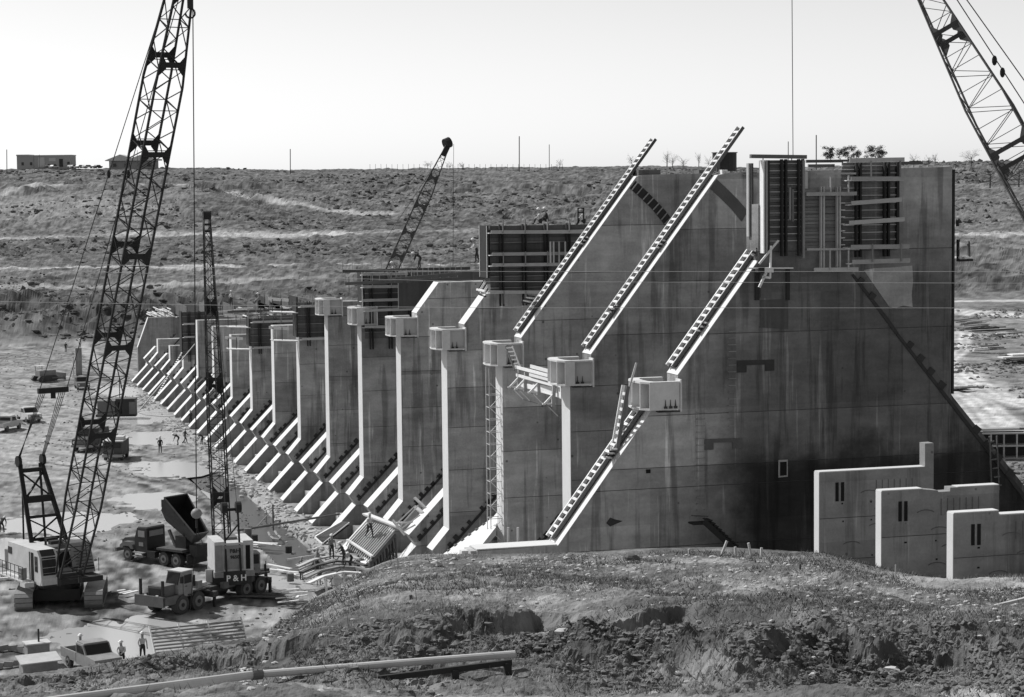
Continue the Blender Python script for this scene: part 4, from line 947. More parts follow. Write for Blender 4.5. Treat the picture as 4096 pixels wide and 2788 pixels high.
hprism('cab', 'white', [(-3.4, .25), (2.35, .0), (2.6, .5), (2.35, 2.0), (1.9, 2.5), (-3.4, 2.5)], 2.45, 1.05)
hprism('windscreen', 'glass', [(2.60, .75), (2.63, .75), (2.40, 2.02), (2.37, 2.02)], 2.3, 1.25)
hprism('roof_glass', 'glass', [(2.36, 2.1), (2.39, 2.12), (2.0, 2.53), (1.97, 2.5)], 2.3, 1.25)
hb('side_window', 'glass', (-3.0, 2.46, 1.9), (.7, .04, .5)); hb('door_opening', 'black', (.9, 2.46, 1.25), (.75, .04, 2.0)); hb('side_window', 'glass', (1.75, 2.46, 1.5), (.5, .04, 1.1))
hb('door_post', 'white', (.85, 2.49, 1.25), (.08, .04, 2.0)); hb('cab_nose', 'white', (2.5, 1.75, .3), (.3, 1.35, .5))
hprism('engine_house', 'grey', [(-3.6, .3), (1.0, .3), (.6, 1.3), (.1, 2.35), (-3.6, 2.35)], -.75, -2.45)
hb('engine_roof', 'white', (-1.8, -1.6, 2.4), (3.5, 1.8, .08)); hb('stripe', 'dark', (.86, -1.6, .75), (.04, 1.6, .1)); hb('stripe', 'dark', (.93, -1.6, .58), (.04, 1.6, .1))
hb('winch_bay', 'black', (-.4, .2, 1.1), (2.2, 1.5, 1.7)); hb('winch_cover', 'grey', (.9, .1, .55), (.5, 1.3, .6)); hb('winch_cover', 'mid', (.2, .15, 2.1), (1.6, 1.4, .15)); hb('counterweight', 'mid', (-4.0, 0, 1.0), (.9, 4.6, 1.5))
hb('walkway', 'white', (-1.0, 2.95, .25), (4.6, .8, .08)); hb('step_box', 'white', (1.3, 3.0, .05), (.9, .7, .35)); hb('tool_locker', 'grey', (.6, 3.0, .75), (.45, .4, .8))
for i in range(7): ibar('guard_post', 'dark', cr1, H(-3.2+i*.75, 3.3*LS, .3), H(-3.2+i*.75, 3.3*LS, 1.3), .045)
for z in (.8, 1.3): ibar('guard_rail', 'dark', cr1, H(-3.2, 3.3*LS, z), H(1.3, 3.3*LS, z), .04)
for i in range(3): ibar('guard_post', 'dark', cr1, H(-1.5+i*1.2, -2.75*LS, .3), H(-1.5+i*1.2, -2.75*LS, 1.3), .045)
for sy in (-.8, .8): MB().bar(foot+sd1*sy+Vector((0, 0, -.7)), foot+sd1*sy+Vector((0, 0, .3)), .35, .25).build('boom_lug', 'dark', cr1)
ibar('boom_pin', 'dark', cr1, foot-sd1*1.0, foot+sd1*1.0, .2)
# gantry
G0 = H(-1.6, 0, 2.4); G1 = H(-4.6, 0, 7.9)
gt = bpy.data.objects.new('gantry', None); COL.objects.link(gt); gt.parent = cr1; ORG[gt.name] = ORG[cr1.name]
for sy in (-1, 1):
    ibar('gantry_leg', 'boom', gt, G0+sd1*sy*1.35, G1+sd1*sy*.85, .3, .22); ibar('back_stay', 'boom', gt, H(-4.2, 0, .6)+sd1*sy*.9, G1+sd1*sy*.7, .13)
    ibar('diagonal', 'boom', gt, G0.lerp(G1, .55)+sd1*sy*1.1, G0.lerp(G1, .9)-sd1*sy*.9, .12); ibar('diagonal', 'boom', gt, G0.lerp(G1, .05)+sd1*sy*1.3, G0.lerp(G1, .3)-sd1*sy*1.1, .1)
    MB().tube(G1+sd1*(sy*.95-.12)+Vector((0, 0, .25)), G1+sd1*(sy*.95+.12)+Vector((0, 0, .25)), .42, 12).build('sheave', 'boom', gt)
for t, hh in ((.05, .2), (.33, .2), (.55, .5), (.92, .3)): ibar('cross_beam', 'boom', gt, G0.lerp(G1, t)-sd1*(1.35-.5*t), G0.lerp(G1, t)+sd1*(1.35-.5*t), .2, hh)
EQ = G1.lerp(tip1, .165)
ibar('equalizer', 'boom', cr1, EQ-sd1*1.15, EQ+sd1*1.15, .3, .38); ibox('equalizer_lug', 'boom', cr1, EQ-Vector((0, 0, .35)), (.35, .2, .5))
for sy in (-1, 1):
    for k in range(4): tube_solo(cr1, 'bridle_rope', G1+sd1*(sy*.95+.06*(k-1.5))+Vector((0, 0, .4)), EQ+sd1*(sy*(1.0-.16*k)), .028)
    tube_solo(cr1, 'pendant_rope', EQ+sd1*sy*1.05, tip1+sd1*sy*.4, .032)
    q_ = (EQ+sd1*sy*1.05).lerp(tip1+sd1*sy*.4, .52); MB().sphere(q_, .22, sq=(.6, .6, 1.4)).build('pendant_link', 'boom', cr1)
hk = Vector((tip1.x+.1, tip1.y-.3, 0)); bt = U(786, 2054, d=tip1_d if False else float(np.array(RM[2]) @ (np.array(tip1)-CAM)))
tube_solo(cr1, 'hoist_rope', tip1+sd1*.1-hd*-.5, bt, .035)
hbk = U(760, 30, d=float(np.array(RM[2]) @ (np.array(tip1)-CAM))+.5)
tube_solo(cr1, 'block_rope', tip1+Vector((0, 0, .2)), hbk+Vector((0, 0, 1.2)), .04)
MB().box(hbk+Vector((0, 0, .6)), (.3, .35, 1.3)).build('hook_block', 'dark', cr1)
hkm = MB()
for i in range(7):
    a0 = rad(100-i*40); a1 = rad(100-(i+1)*40); hkm.bar(hbk+Vector((.3*math.cos(a0), 0, -.35+.3*math.sin(a0))), hbk+Vector((.3*math.cos(a1), 0, -.35+.3*math.sin(a1))), .11)
hkm.build('hook', 'dark', cr1)
MB().sphere(bt, .34, 12, 8, (1, 1, .95)).build('overhaul_ball', 'grey', cr1, smooth=True); MB().bar(bt, bt-Vector((0, 0, .9)), .12).build('ball_hook', 'dark', cr1)
for a, b in ((760, 2450), (830, 2225), (775, 2260)):
    tube_solo(cr1, 'sling', bt-Vector((0, 0, .9)), U(a, b, y=bt.y), .022)

# --- truck crane
fr = Vector((-19.3, 43.6, 12)); re_ = Vector((-12.6, 49.3, 12)); cdir = (re_-fr).normalized()      # toward the rear
rz = math.atan2(-cdir.y, -cdir.x)                                                # local +X = front
tc = thing('truck_crane', 'pale truck crane with curved dark counterweight and slim lattice boom at lower centre-left', 'truck crane', (-17.4, 46.6, 12), rz)
def L(name, mt, c, d, parent=tc, R=None): return MB().box(c, d, R).build(name, mt, parent, local=True)
def wheel(parent, c, r, w, hub='rim'):
    t = MB().tube((c[0], c[1]-w/2, c[2]), (c[0], c[1]+w/2, c[2]), r, 20).build('wheel', 'tyre', parent, local=True, smooth=False)
    s_ = -1 if c[1] < 0 else 1
    MB().tube((c[0], c[1]+s_*(w/2-.02), c[2]), (c[0], c[1]+s_*(w/2+.03), c[2]), r*.58, 14).build('rim', hub, t, local=True)
    MB().tube((c[0], c[1]+s_*(w/2), c[2]), (c[0], c[1]+s_*(w/2+.08), c[2]), r*.22, 10).build('hub', 'dark', t, local=True)
    return t
L('chassis', 'dusty', (0, 0, 1.0), (10.5, 1.3, .5)); L('fender_deck', 'mid', (2.4, 0, 1.45), (3.4, 2.5, .12))
for x in (3.75, 2.05, -3.2, -4.85):
    for sy in (-1, 1): wheel(tc, (x, sy*1.15, .68), .68, .5)
L('bumper', 'mid', (5.6, 0, 1.15), (.25, 2.7, .75)); L('hood', 'mid', (4.7, .4, 1.75), (1.6, 1.3, .9)); L('radiator', 'dark', (5.5, .4, 1.7), (.1, 1.1, .7))
L('side_rail', 'mid', (4.6, -1.3, 1.15), (2.2, .1, .6)); L('side_rail', 'mid', (4.6, 1.3, 1.15), (2.2, .1, .6))
for sy in (-.9, 1.2): L('boom_rest', 'dark', (5.55, sy, 2.0), (.16, .16, 1.3))
for sy in (-1,):
    pass
cabp = [(2.6, 1.2), (4.1, 1.2), (4.1, 2.0), (3.75, 3.0), (2.6, 3.0)]
def lprism(name, mt, prof, ya, yb, parent=tc): return MB().prism(prof, ya, yb).build(name, mt, parent, local=True)
CAMSIDE = 1 if (Matrix.Rotation(rz, 3, 'Z') @ Vector((0, 1, 0))).y < 0 else -1      # local side facing the camera
lprism('cab', 'grey', cabp, .05*CAMSIDE, 1.35*CAMSIDE); lprism('cab_roof', 'white', [(2.55, 3.0), (3.8, 3.0), (3.8, 3.07), (2.55, 3.07)], 0*CAMSIDE, 1.4*CAMSIDE)
lprism('windscreen', 'glass', [(4.06, 2.15), (4.10, 2.17), (3.82, 2.95), (3.78, 2.93)], .15*CAMSIDE, 1.25*CAMSIDE); L('side_window', 'glass', (3.1, 1.36*CAMSIDE, 2.45), (.75, .03, .6)); L('door_seam', 'dark', (3.62, 1.36*CAMSIDE, 1.9), (.03, .02, 1.4))
L('side_window', 'glass', (3.65, 1.355*CAMSIDE, 2.45), (.2, .03, .5))
L('fuel_tank', 'grey', (1.6, .9*CAMSIDE, 1.75), (.5, .5, .6)); L('tool_box', 'white', (1.0, .5*CAMSIDE, 1.62), (.9, .8, .3)); L('exhaust', 'dark', (1.95, .9*CAMSIDE, 2.1), (.12, .12, .8))
L('outrigger_box', 'dusty', (.6, 0, .95), (.5, 3.4, .4)); L('outrigger_box', 'dusty', (-5.6, 0, .95), (.45, 3.2, .4))
for x in (.6, -5.6):
    for sy in (-1.6, 1.6): L('jack', 'dark', (x, sy, .5), (.18, .18, .9))
L('rear_beam', 'dark', (-6.4, 0, 1.3), (1.6, .5, .35)); L('hanging_hook', 'dark', (-7.1, 0, .9), (.15, .15, .9))
L('rear_fender', 'dark', (-4.0, 1.25*CAMSIDE, 1.55), (3.4, .6, .1)); L('rear_fender', 'dark', (-4.0, -1.25*CAMSIDE, 1.55), (3.4, .6, .1))
# upper works: rear of the house faces the viewer; world axes of its own
uh = bpy.data.objects.new('upper_works', None); COL.objects.link(uh); uh.parent = tc
pc = Vector((-15.1, 47.7, 13.5)); back = Vector((.02, -1, 0)).normalized(); rt = Vector((.9998, .02, 0))
uw = Matrix((rt, -back, Vector((0, 0, 1)))).transposed().to_4x4(); uw.translation = pc     # local x = right, y = away
tcm = Matrix.Translation((-17.4, 46.6, 12)) @ Matrix.Rotation(rz, 4, 'Z'); uh.matrix_local = tcm.inverted() @ uw; ORG[uh.name] = Vector((0, 0, 0))
def V(name, mt, c, d, R=None): return MB().box(c, d, R).build(name, mt, uh, local=True)
V('house', 'white', (0, .6, 1.75), (2.85, 3.2, 2.1)); V('house_base', 'grey', (0, .5, .5), (2.95, 3.2, .4))
for sx in (-1, 1): V('roof_panel', 'white', (sx*1.05, .6, 2.86), (.75, 3.2, .12))
V('engine_cover', 'mid', (0, 1.2, 2.9), (1.0, 1.6, .2)); V('door_opening', 'black', (1.02, -1.02, 1.7), (.32, .04, 1.75)); V('rear_panel', 'grey', (-1.1, -1.02, 1.72), (.55, .03, 1.9)); V('rear_panel', 'grey', (.3, -1.02, 1.75), (.75, .03, 1.75)); V('rear_panel', 'grey', (-.42, -1.02, 1.75), (.7, .03, 1.75))
V('side_panel', 'white', (-1.7, -.3, .35), (.6, .1, .95)); V('operator_cab', 'grey', (1.75, 1.0, 1.0), (.8, 1.6, 1.5)); V('cab_window', 'glass', (1.75, .18, 1.3), (.6, .04, .7))
cwv = []; 
for i in range(9):
    a = rad(-62+i*15.5); cwv.append((1.85*math.sin(a), .9-2.25*math.cos(a)))
cwb = [(cwv[-1][0], cwv[-1][1]+.5), (cwv[0][0], cwv[0][1]+.5)]
MB().prismz(cwv+cwb, -.25, .72).build('counterweight', 'dark', uh, local=True)
def text_on(parent, s_, loc, size, mt, rotx=math.pi/2, rotz=0, name='lettering', ext=.02):
    cu = bpy.data.curves.new(name, 'FONT'); cu.body = s_; cu.size = size; cu.align_x = 'CENTER'; cu.align_y = 'CENTER'; cu.extrude = ext; cu.offset = size*.022
    cu.materials.append(M[mt]); tmp = bpy.data.objects.new('tmp', cu); COL.objects.link(tmp); dg = bpy.context.evaluated_depsgraph_get(); me = bpy.data.meshes.new_from_object(tmp.evaluated_get(dg)); bpy.data.objects.remove(tmp); me.name = name; o = bpy.data.objects.new(name, me); COL.objects.link(o); o.parent = parent; o.location = loc; o.rotation_euler = (rotx, 0, rotz); return o
text_on(uh, 'P & H', (.08, -1.40, .25), .62, 'sign'); text_on(uh, 'P&H', (.05, -1.06, 2.2), .4, 'dark'); text_on(uh, '9650', (.05, -1.06, 1.75), .34, 'dark')
for sx in (-.6, .45):
    ibar('gantry_leg', 'boom', uh, (sx, -1.25, .3), (sx-.05, -.6, 5.2), .13, local=True); MB().tube((sx-.2, -.6, 5.35), (sx+.2, -.6, 5.35), .42, 12).build('sheave', 'boom', uh, local=True)
ibar('gantry_beam', 'boom', uh, (-.8, -.6, 5.2), (.6, -.6, 5.2), .2, local=True); ibar('gantry_beam', 'boom', uh, (-.7, -.9, 2.6), (.6, -.9, 2.6), .14, local=True)
ibar('gantry_diagonal', 'boom', uh, (-.6, -.9, 3.0), (.45, -.8, 4.2), .1, local=True)
bb = uw.inverted() @ U(890, 2215, d=160.); btp = uw.inverted() @ U(828, 905, d=175.); 
bm2, C2 = lattice(uh, bb, btp, (1, 0, 0), 1.25, 1.2, .8, 1.1, 26, splices=(.16, .50, .74), chord=.10, lace=.04, w2=.55, h2=.5, tmid=(.08, .42), local=True)
for sx in (-.27, .27): 
    hp = MB().box(btp+Vector((sx, 0, .3)), (.06, .7, 1.9)); hp.build('head_plate', 'boom', uh, local=True)
MB().tube(btp+Vector((-.32, 0, .9)), btp+Vector((.32, 0, .9)), .35, 14).build('head_sheave', 'boom', uh, local=True)
for k in range(3): ibox('head_strap', 'boom', uh, btp+Vector((0, -.3, -.4+k*.55)), (.5, .06, .18), local=True)
for sx in (-.5, .35): tube_solo(uh, 'pendant_rope', Vector((sx, -.6, 5.6)), btp+Vector((sx*.5, 0, .8)), .022, local=True)
tube_solo(uh, 'hoist_rope', btp+Vector((.15, .2, .9)), Vector((.5, 6.4, -1.2)), .02, local=True)

# --- distant crane behind the dam
D3 = 300.
p3, q3 = U(1545, 1130, d=D3), U(1790, 585, d=D3)
cr3 = thing('distant_crane', 'slim dark crane boom rising from behind the dam against the far hillside', 'crane', (p3.x, p3.y, 20))
bm3, C3 = lattice(cr3, p3+(p3-q3)*.15, q3, (.96, -.28, 0), 1.3, 1.6, .8, 1.5, 26, mt='dusty', splices=(.3, .45, .62, .8), chord=.10, lace=.05, w2=.5, h2=.5, tmid=(.1, .7))
MB().tube(q3+Vector((-.4, 0, .3)), q3+Vector((.4, .2, .6)), .75, 12).build('head_sheave', 'boom', cr3); MB().bar(q3, q3-(q3-p3)*.07, .9, .7).build('head_plate', 'boom', cr3)
tube_solo(cr3, 'hoist_rope', q3+Vector((.9, 0, .3)), U(1812, 1080, d=D3), .03); pb_ = p3+(p3-q3)*.15
MB().box((pb_.x-1, pb_.y, pb_.z-1), (4, 3, 3)).build('crane_house', 'dark', cr3); MB().box((pb_.x-1, pb_.y, 20.7), (5, 4, 1.6)).build('crawler_base', 'dark', cr3)
tube_solo(cr3, 'pendant_rope', U(1540, 960, d=D3), q3, .03)

# --- boom entering at the upper right
D4 = 74.
a4, b4 = U(3664, -110, d=D4+2), U(4272, 1010, d=D4-3)
cr4 = thing('right_crane', 'dark lattice crane boom crossing the upper right corner of the sky', 'crane', (b4.x+6, b4.y, 22))
M['rboom'] = M['dusty']
k4 = (a4.z-25.5)/(a4.z-b4.z); f4 = a4+(b4-a4)*k4
bm4, C4 = lattice(cr4, f4, a4, (.72, -.69, 0), 1.0, 1.42, .8, 1.42, int(16*k4), mt='dusty', chord=.055, lace=.024, splices=[1-v/k4 for v in (.23, .66, 1.06, 1.5)], w2=.55, h2=.5, tmid=(.08, 1-.50/k4))
g4 = ground_z(f4.x+2, f4.y); h4 = (a4-b4); h4.z = 0; r4 = math.atan2(h4.y, h4.x)
def Q(name, mt, c, d): 
    o = MB().box(c, d).build(name, mt, cr4, local=True); o.location = (f4.x-b4.x-6, f4.y-b4.y, g4-22); o.rotation_euler = (0, 0, r4)
for yy in (-1.9, 1.9): Q('track', 'dusty', (-2, yy, .6), (6.2, 1.0, 1.2))
Q('car_body', 'dark', (-2, 0, 1.0), (3.6, 3, .8)); Q('deck', 'dark', (-2.6, 0, 1.6), (6.2, 3.4, .3)); Q('engine_house', 'grey', (-3.4, 0, 2.7), (4.2, 2.8, 2.0)); Q('cab', 'white', (-.4, 1.2, 2.7), (1.8, 1.0, 2.0)); Q('counterweight', 'mid', (-5.8, 0, 2.3), (.7, 3.2, 1.4)); Q('boom_lug', 'dark', (0, -.3, 2.3), (.6, 1.4, 1.6)); Q('cab_window', 'glass', (.52, 1.2, 3.1), (.04, .8, .9))
for dx in (0, 70): tube_solo(cr4, 'pendant_rope', U(3790+dx*.5, -60, d=D4), U(4140+dx, 480, d=D4), .02)
for a, b in ((3978, 242), (4010, 290)): MB().sphere(U(a, b, d=D4), .12, sq=(.8, .8, 1.5)).build('pendant_link', 'boom', cr4)

# ------------------------------------------------------------------ vehicles
def dump_truck():
    A_, B_ = Vector((-19.93, 67.12, 12)), Vector((-16.47, 62.5, 12)); d = (A_-B_).normalized(); rz_ = math.atan2(d.y, d.x)
    t = thing('dump_truck', 'dark concrete-hauling truck with its open tub raised, behind the truck crane', 'truck', (-18.1, 64.9, 12), rz_)
    b = lambda n, m_, c, s_, R=None: MB().box(c, s_, R).build(n, m_, t, local=True)
    cs = 1 if (Matrix.Rotation(rz_, 3, 'Z') @ Vector((0, 1, 0))).y < 0 else -1
    b('chassis', 'dark', (-.6, 0, .95), (7.4, .9, .3)); 
    for x in (2.9,): 
        for sy in (-1, 1): wheel(t, (x, sy*.95, .52), .52, .32)
    for x in (-1.35, -2.75):
        for sy in (-1, 1): wheel(t, (x, sy*.95, .55), .55, .5)
    MB().prism([(2.0, .8), (4.0, .8), (4.05, 1.5), (3.7, 1.75), (2.0, 1.95)], -.62, .62).build('hood', 'dusty', t, local=True)
    for sy in (-1, 1): MB().prism([(2.2, 1.0), (2.3, 1.35), (2.6, 1.55), (3.3, 1.55), (3.75, 1.25), (3.8, 1.0), (3.5, 1.0), (3.3, 1.2), (2.7, 1.2), (2.5, 1.0)], sy*1.15, sy*.6).build('fender', 'mid', t, local=True)
    MB().prism([(.7, .8), (2.15, .8), (2.15, 1.9), (1.85, 2.75), (.75, 2.8)], -1.0, 1.0).build('cab', 'dark', t, local=True)
    MB().prism([(.7, 2.8), (1.8, 2.75), (1.75, 2.86), (.8, 2.9)], -.95, .95).build('cab_roof', 'mid', t, local=True)
    b('side_window', 'grey', (1.35, cs*1.01, 2.3), (.75, .04, .5)); b('windscreen', 'glass', (2.04, 0, 2.3), (.05, 1.6, .6), Matrix.Rotation(rad(-18), 3, 'Y')); b('rear_window', 'grey', (.68, 0, 2.35), (.04, 1.5, .45))
    b('bumper', 'mid', (4.25, 0, .8), (.2, 2.3, .3)); b('grille', 'grey', (4.06, 0, 1.15), (.05, .9, .5)); b('door_sign', 'grey', (1.4, cs*1.01, 1.45), (.5, .03, .3))
    for i in range(2): b('step', 'grey', (1.5, cs*1.15, .5+.3*i), (1.2, .35, .06))
    b('fuel_tank', 'dark', (.2, cs*.85, .75), (.9, .5, .5)); MB().prism([(-3.6, 1.25), (-.6, 1.25), (-.6, 1.4), (-3.5, 1.45)], -1.25, 1.25).build('rear_fender', 'dusty', t, local=True)
    # raised tub, hinged at the rear
    R = Matrix.Rotation(rad(27), 3, 'Y'); hx = Vector((-3.6, 0, 1.9))
    def tp_(x, y, z): return hx+R.inverted() @ Vector((x, y, z)) if False else hx+Matrix.Rotation(rad(-27), 3, 'Y') @ Vector((x, y, z))
    ro = [(-.4, .75, 1.15), (3.4, 1.25, 2.35), (3.4, -1.25, 2.35), (-.4, -.75, 1.15)]; lo = [(-.1, .35, .1), (3.0, .6, .3), (3.0, -.6, .3), (-.1, -.35, .1)]; mi = [(-.3, .7, .7), (3.3, 1.2, 1.2), (3.3, -1.2, 1.2), (-.3, -.7, .7)]
    ou = [tp_(*v) for v in ro+mi+lo]; fs = []
    for k in (0, 4):
        for i in range(4): fs.append((k+i, k+(i+1) % 4, k+4+(i+1) % 4, k+4+i))
    fs.append((8, 9, 10, 11)); tb_ = MB().add(ou, fs).build('tub', 'dusty', t, local=True)
    ri = [tp_(a*.96+.05, b_*.93, c+.0) for a, b_, c in ro]+[tp_(a*.96+.05, b_*.9, c+.08) for a, b_, c in mi]+[tp_(a*.95+.08, b_*.85, c+.12) for a, b_, c in lo]
    MB().add(ri, [tuple(reversed(f)) for f in fs]).build('tub_lining', 'black', tb_, local=True)
    for i in range(4): ibar('rim_bar', 'mid', tb_, ou[i], ou[(i+1) % 4], .09, local=True)
    for x in (.8, 2.0): ibar('tub_rib', 'dark', tb_, tp_(x, cs*(.8+x*.13), 1.3+x*.3), tp_(x, cs*.5, .25), .12, local=True)
    MB().box(tp_(3.8, 0, 1.4), (.7, 1.0, .6)).build('mixer_drive', 'dark', tb_, local=True)
    b('hoist_frame', 'dark', (-2.6, 0, 1.9), (1.2, 1.0, 1.0)); b('hoist_ram', 'mid', (-1.2, 0, 2.0), (.2, .2, 1.6), Matrix.Rotation(rad(30), 3, 'Y')); b('chute', 'dark', (-4.2, 0, 1.4), (.8, 1.4, .9)); b('mud_flap', 'dark', (-3.9, 0, .7), (.1, 2.2, .8))
dump_truck()
def pickup(name, label, loc, rz_, body='white', bed=True, group=None, van=False, scale=1., cat='pickup truck'):
    t = thing(name, label, cat, loc, rz_, group)
    b = lambda n, m_, c, s_: MB().box(c, s_).build(n, m_, t, local=True)
    MB().prism([(1.1, .5), (2.55, .5), (2.6, .9), (2.5, 1.1), (1.1, 1.2)], -.92, .92).build('hood', body, t, local=True)
    MB().prism([(-.35, .45), (1.15, .45), (1.15, 1.18), (.7, 1.78), (-.3, 1.8)], -.9, .9).build('cab', body, t, local=True)
    MB().prism([(-.35, 1.8), (.75, 1.78), (.7, 1.86), (-.3, 1.88)], -.8, .8).build('cab_roof', body, t, local=True)
    MB().prism([(1.12, 1.22), (1.16, 1.22), (.76, 1.74), (.72, 1.74)], -.8, .8).build('windscreen', 'glass', t, local=True)
    for sy in (-.91, .91): MB().prism([(-.2, 1.22), (.95, 1.22), (.65, 1.68), (-.2, 1.7)], sy-.01, sy+.01).build('side_window', 'glass', t, local=True)
    b('rear_window', 'glass', (-.36, 0, 1.45), (.03, 1.4, .4))
    if bed:
        for sy in (-.87, .87): b('bed_side', body, (-1.5, sy, .85), (2.3, .1, .6))
        b('tailgate', body, (-2.6, 0, .85), (.08, 1.7, .5)); b('bed_floor', 'mid', (-1.5, 0, .62), (2.3, 1.7, .08))
    else:
        MB().prism([(-2.5, .5), (-.3, .5), (-.3, 1.78 if van else 1.15), (-2.2, 1.7 if van else 1.1), (-2.5, 1.0)], -.9, .9).build('rear_body', body, t, local=True)
    b('bumper', 'grey', (2.66, 0, .55), (.14, 1.9, .2)); b('grille', 'mid', (2.6, 0, .82), (.05, 1.3, .25))
    for sy in (-.7, .7): MB().tube((2.58, sy, .85), (2.64, sy, .85), .12, 8).build('headlight', 'sign', t, local=True)
    for x in (1.75, -1.55):
        for sy in (-1, 1): wheel(t, (x, sy*.8, .37), .37, .24)
    return t
def G(px, py): 
    return on_ground(px, py, lo=100)
def face_cam(px): return math.atan2(-(float(HF[1])), -(float(HF[0])))
fc_ = face_cam(0)
p = U(350, 2700, z=12.); pk = pickup('pickup_truck', 'dusty pale pickup truck parked by the big puddle at lower left', (p.x+.4, p.y+1.5, 12.), fc_+.62, 'grey'); pk.scale = (1.0,)*3
p = U(118, 1690, z=12.05); pickup('pickup_truck', 'clean white pickup truck, right one of two white vehicles at far left', (p.x, p.y+2, 12.05), fc_+.55, 'white', group='white vehicles at the left edge')
p = U(30, 1728, z=12.05); pickup('pickup_truck', 'white pickup truck seen from behind, cut off by the left picture edge', (p.x, p.y+2, 12.05), fc_+2.9, 'white', group='white vehicles at the left edge')
p = U(328, 1555, z=12); pickup('panel_truck', 'dark boxy truck beyond the crawler crane boom, near the far bank', (p.x, p.y, 12), fc_+.3, 'mid', bed=False, van=True, cat='truck')
p = U(366, 1795, z=12); pickup('panel_truck', 'dark truck with pale roof half hidden behind the crawler crane boom', (p.x, p.y, 12), fc_-.1, 'dusty', bed=False, van=True, cat='truck').scale = (1.35,)*3
def compressor():
    p = U(475, 1845, z=12); t = thing('service_truck', 'dark service truck with cluttered white roof, facing the viewer, right of the crawler boom', 'truck', (p.x, p.y+2.5, 12), fc_)
    b = lambda n, m_, c, s_: MB().box(c, s_).build(n, m_, t, local=True)
    b('body', 'dusty', (0, 0, 1.3), (4.4, 2.1, 1.6)); b('roof', 'white', (0, 0, 2.15), (4.2, 2.2, .12)); b('roof_rack', 'white', (.3, .3, 2.4), (1.6, 1.4, .35)); b('roof_rack', 'grey', (-.8, -.4, 2.45), (1.0, .8, .5))
    b('bumper', 'grey', (2.35, 0, .6), (.3, 2.2, .3)); b('windscreen', 'glass', (2.22, 0, 1.75), (.04, 1.8, .6)); b('grille', 'mid', (2.25, -.2, 1.05), (.06, .7, .5))
    for x in (1.5, -1.5):
        for sy in (-1, 1): wheel(t, (x, sy*.9, .45), .45, .3)
compressor()
def skid():
    p = U(470, 1672, z=12); t = thing('site_trailer', 'low dark site trailer with two boxes beside the far puddle', 'trailer', (p.x, p.y+1, 12), -.25)
    b = lambda n, m_, c, s_: MB().box(c, s_).build(n, m_, t, local=True)
    b('left_box', 'mid', (-1.2, 0, 1.3), (2.3, 1.9, 1.9)); b('right_box', 'dark', (1.3, 0, 1.4), (2.5, 2.0, 2.1)); b('roof', 'mid', (1.3, 0, 2.5), (2.6, 2.1, .08)); b('panel', 'mid', (2.2, -1.02, 1.3), (.8, .03, 1.6)); b('door', 'black', (.6, -1.02, 1.3), (.5, .03, 1.5)); b('skid_beam', 'dark', (0, 0, .3), (5.2, 1.6, .3)); MB().tube((.4, .4, 2.4), (.4, .4, 5.2), .06, 6).build('stack_pipe', 'dark', t, local=True)
skid()
def dozer():
    p = U(182, 1528, z=12); t = thing('bulldozer', 'small pale bulldozer by the far bank left of the crane boom', 'bulldozer', (p.x, p.y+1, 12), .5)
    b = lambda n, m_, c, s_, R=None: MB().box(c, s_, R).build(n, m_, t, local=True)
    for sy in (-.9, .9): MB().prism([(-1.5, .1), (1.4, .1), (1.8, .5), (1.4, .95), (-1.5, .95), (-1.9, .5)], sy-.25, sy+.25).build('track', 'dusty', t, local=True)
    b('engine', 'grey', (.9, 0, 1.3), (1.7, .9, .9)); b('seat_box', 'grey', (-.7, 0, 1.3), (1.3, 1.3, .8)); b('canopy', 'white', (-.7, 0, 2.5), (1.6, 1.5, .08)); b('blade', 'mid', (2.7, 0, .7), (.2, 3.2, 1.1)); b('push_arm', 'mid', (1.6, 1.3, .6), (2.2, .15, .2)); b('push_arm', 'mid', (1.6, -1.3, .6), (2.2, .15, .2))
    for x in (-1.3, -.1): b('canopy_post', 'mid', (x, .6, 2.0), (.07, .07, 1.0))
dozer()
# tool shed boxes at the lower left
p = U(160, 2690, z=12.); gn = thing('generator', 'small pale generator cabinet with a pipe on top, lower left corner', 'generator', (p.x, p.y+2.4, 12), .15)
MB().box((0, 0, .75), (1.4, 1.0, 1.3)).build('cabinet', 'grey', gn, local=True); MB().box((0, 0, 1.43), (1.6, 1.2, .08)).build('lid', 'white', gn, local=True); MB().tube((.1, -.1, 1.4), (.1, -.1, 2.3), .06, 6).build('exhaust', 'dark', gn, local=True)
bx = thing('tool_box', 'low box with bright sloping lid in front of the generator at lower left', 'box', (p.x-.1, p.y-.2, 12), .22)
MB().box((0, 0, .45), (2.2, .9, .9)).build('box_body', 'grey', bx, local=True); MB().box((0, -.1, .98), (2.6, 1.3, .07), Matrix.Rotation(rad(14), 3, 'X')).build('lid', 'white', bx, local=True)
p = U(10, 2660, z=12.); rg = MB()
for i in range(20):
    a0, a1 = i*math.pi/10, (i+1)*math.pi/10; rg.bar((p.x+1.9*math.cos(a0), p.y+1.5+2.6*math.sin(a0), 12.3), (p.x+1.9*math.cos(a1), p.y+1.5+2.6*math.sin(a1), 12.2), .2, .35)
solo('hose_ring', rg, 'grey', 'round pale ring of coiled liner lying at the very lower left corner', 'ring')
# rack of boards leaning by the ridge
q0, q1 = U(622, 2618, z=12), U(990, 2580, z=12); rk = thing('pipe_rack', 'slatted rack of long boards with three pale posts behind the dark earth ridge', 'rack', q0)
dr = (q1-q0); up_ = Vector((-.1, .75, .75)).normalized()*2.1
for i in range(8): ibar('slat', 'grey', rk, q0+up_*(i/8)+Vector((0, 0, .1)), q1+up_*(i/8)+Vector((0, 0, .1)), .12, .10)
for t in (0, .31, .63, 1.0): ibar('post', 'woodw' , rk, q0+dr*t, q0+dr*t+up_*1.02+Vector((0, -.05, .1)), .1)

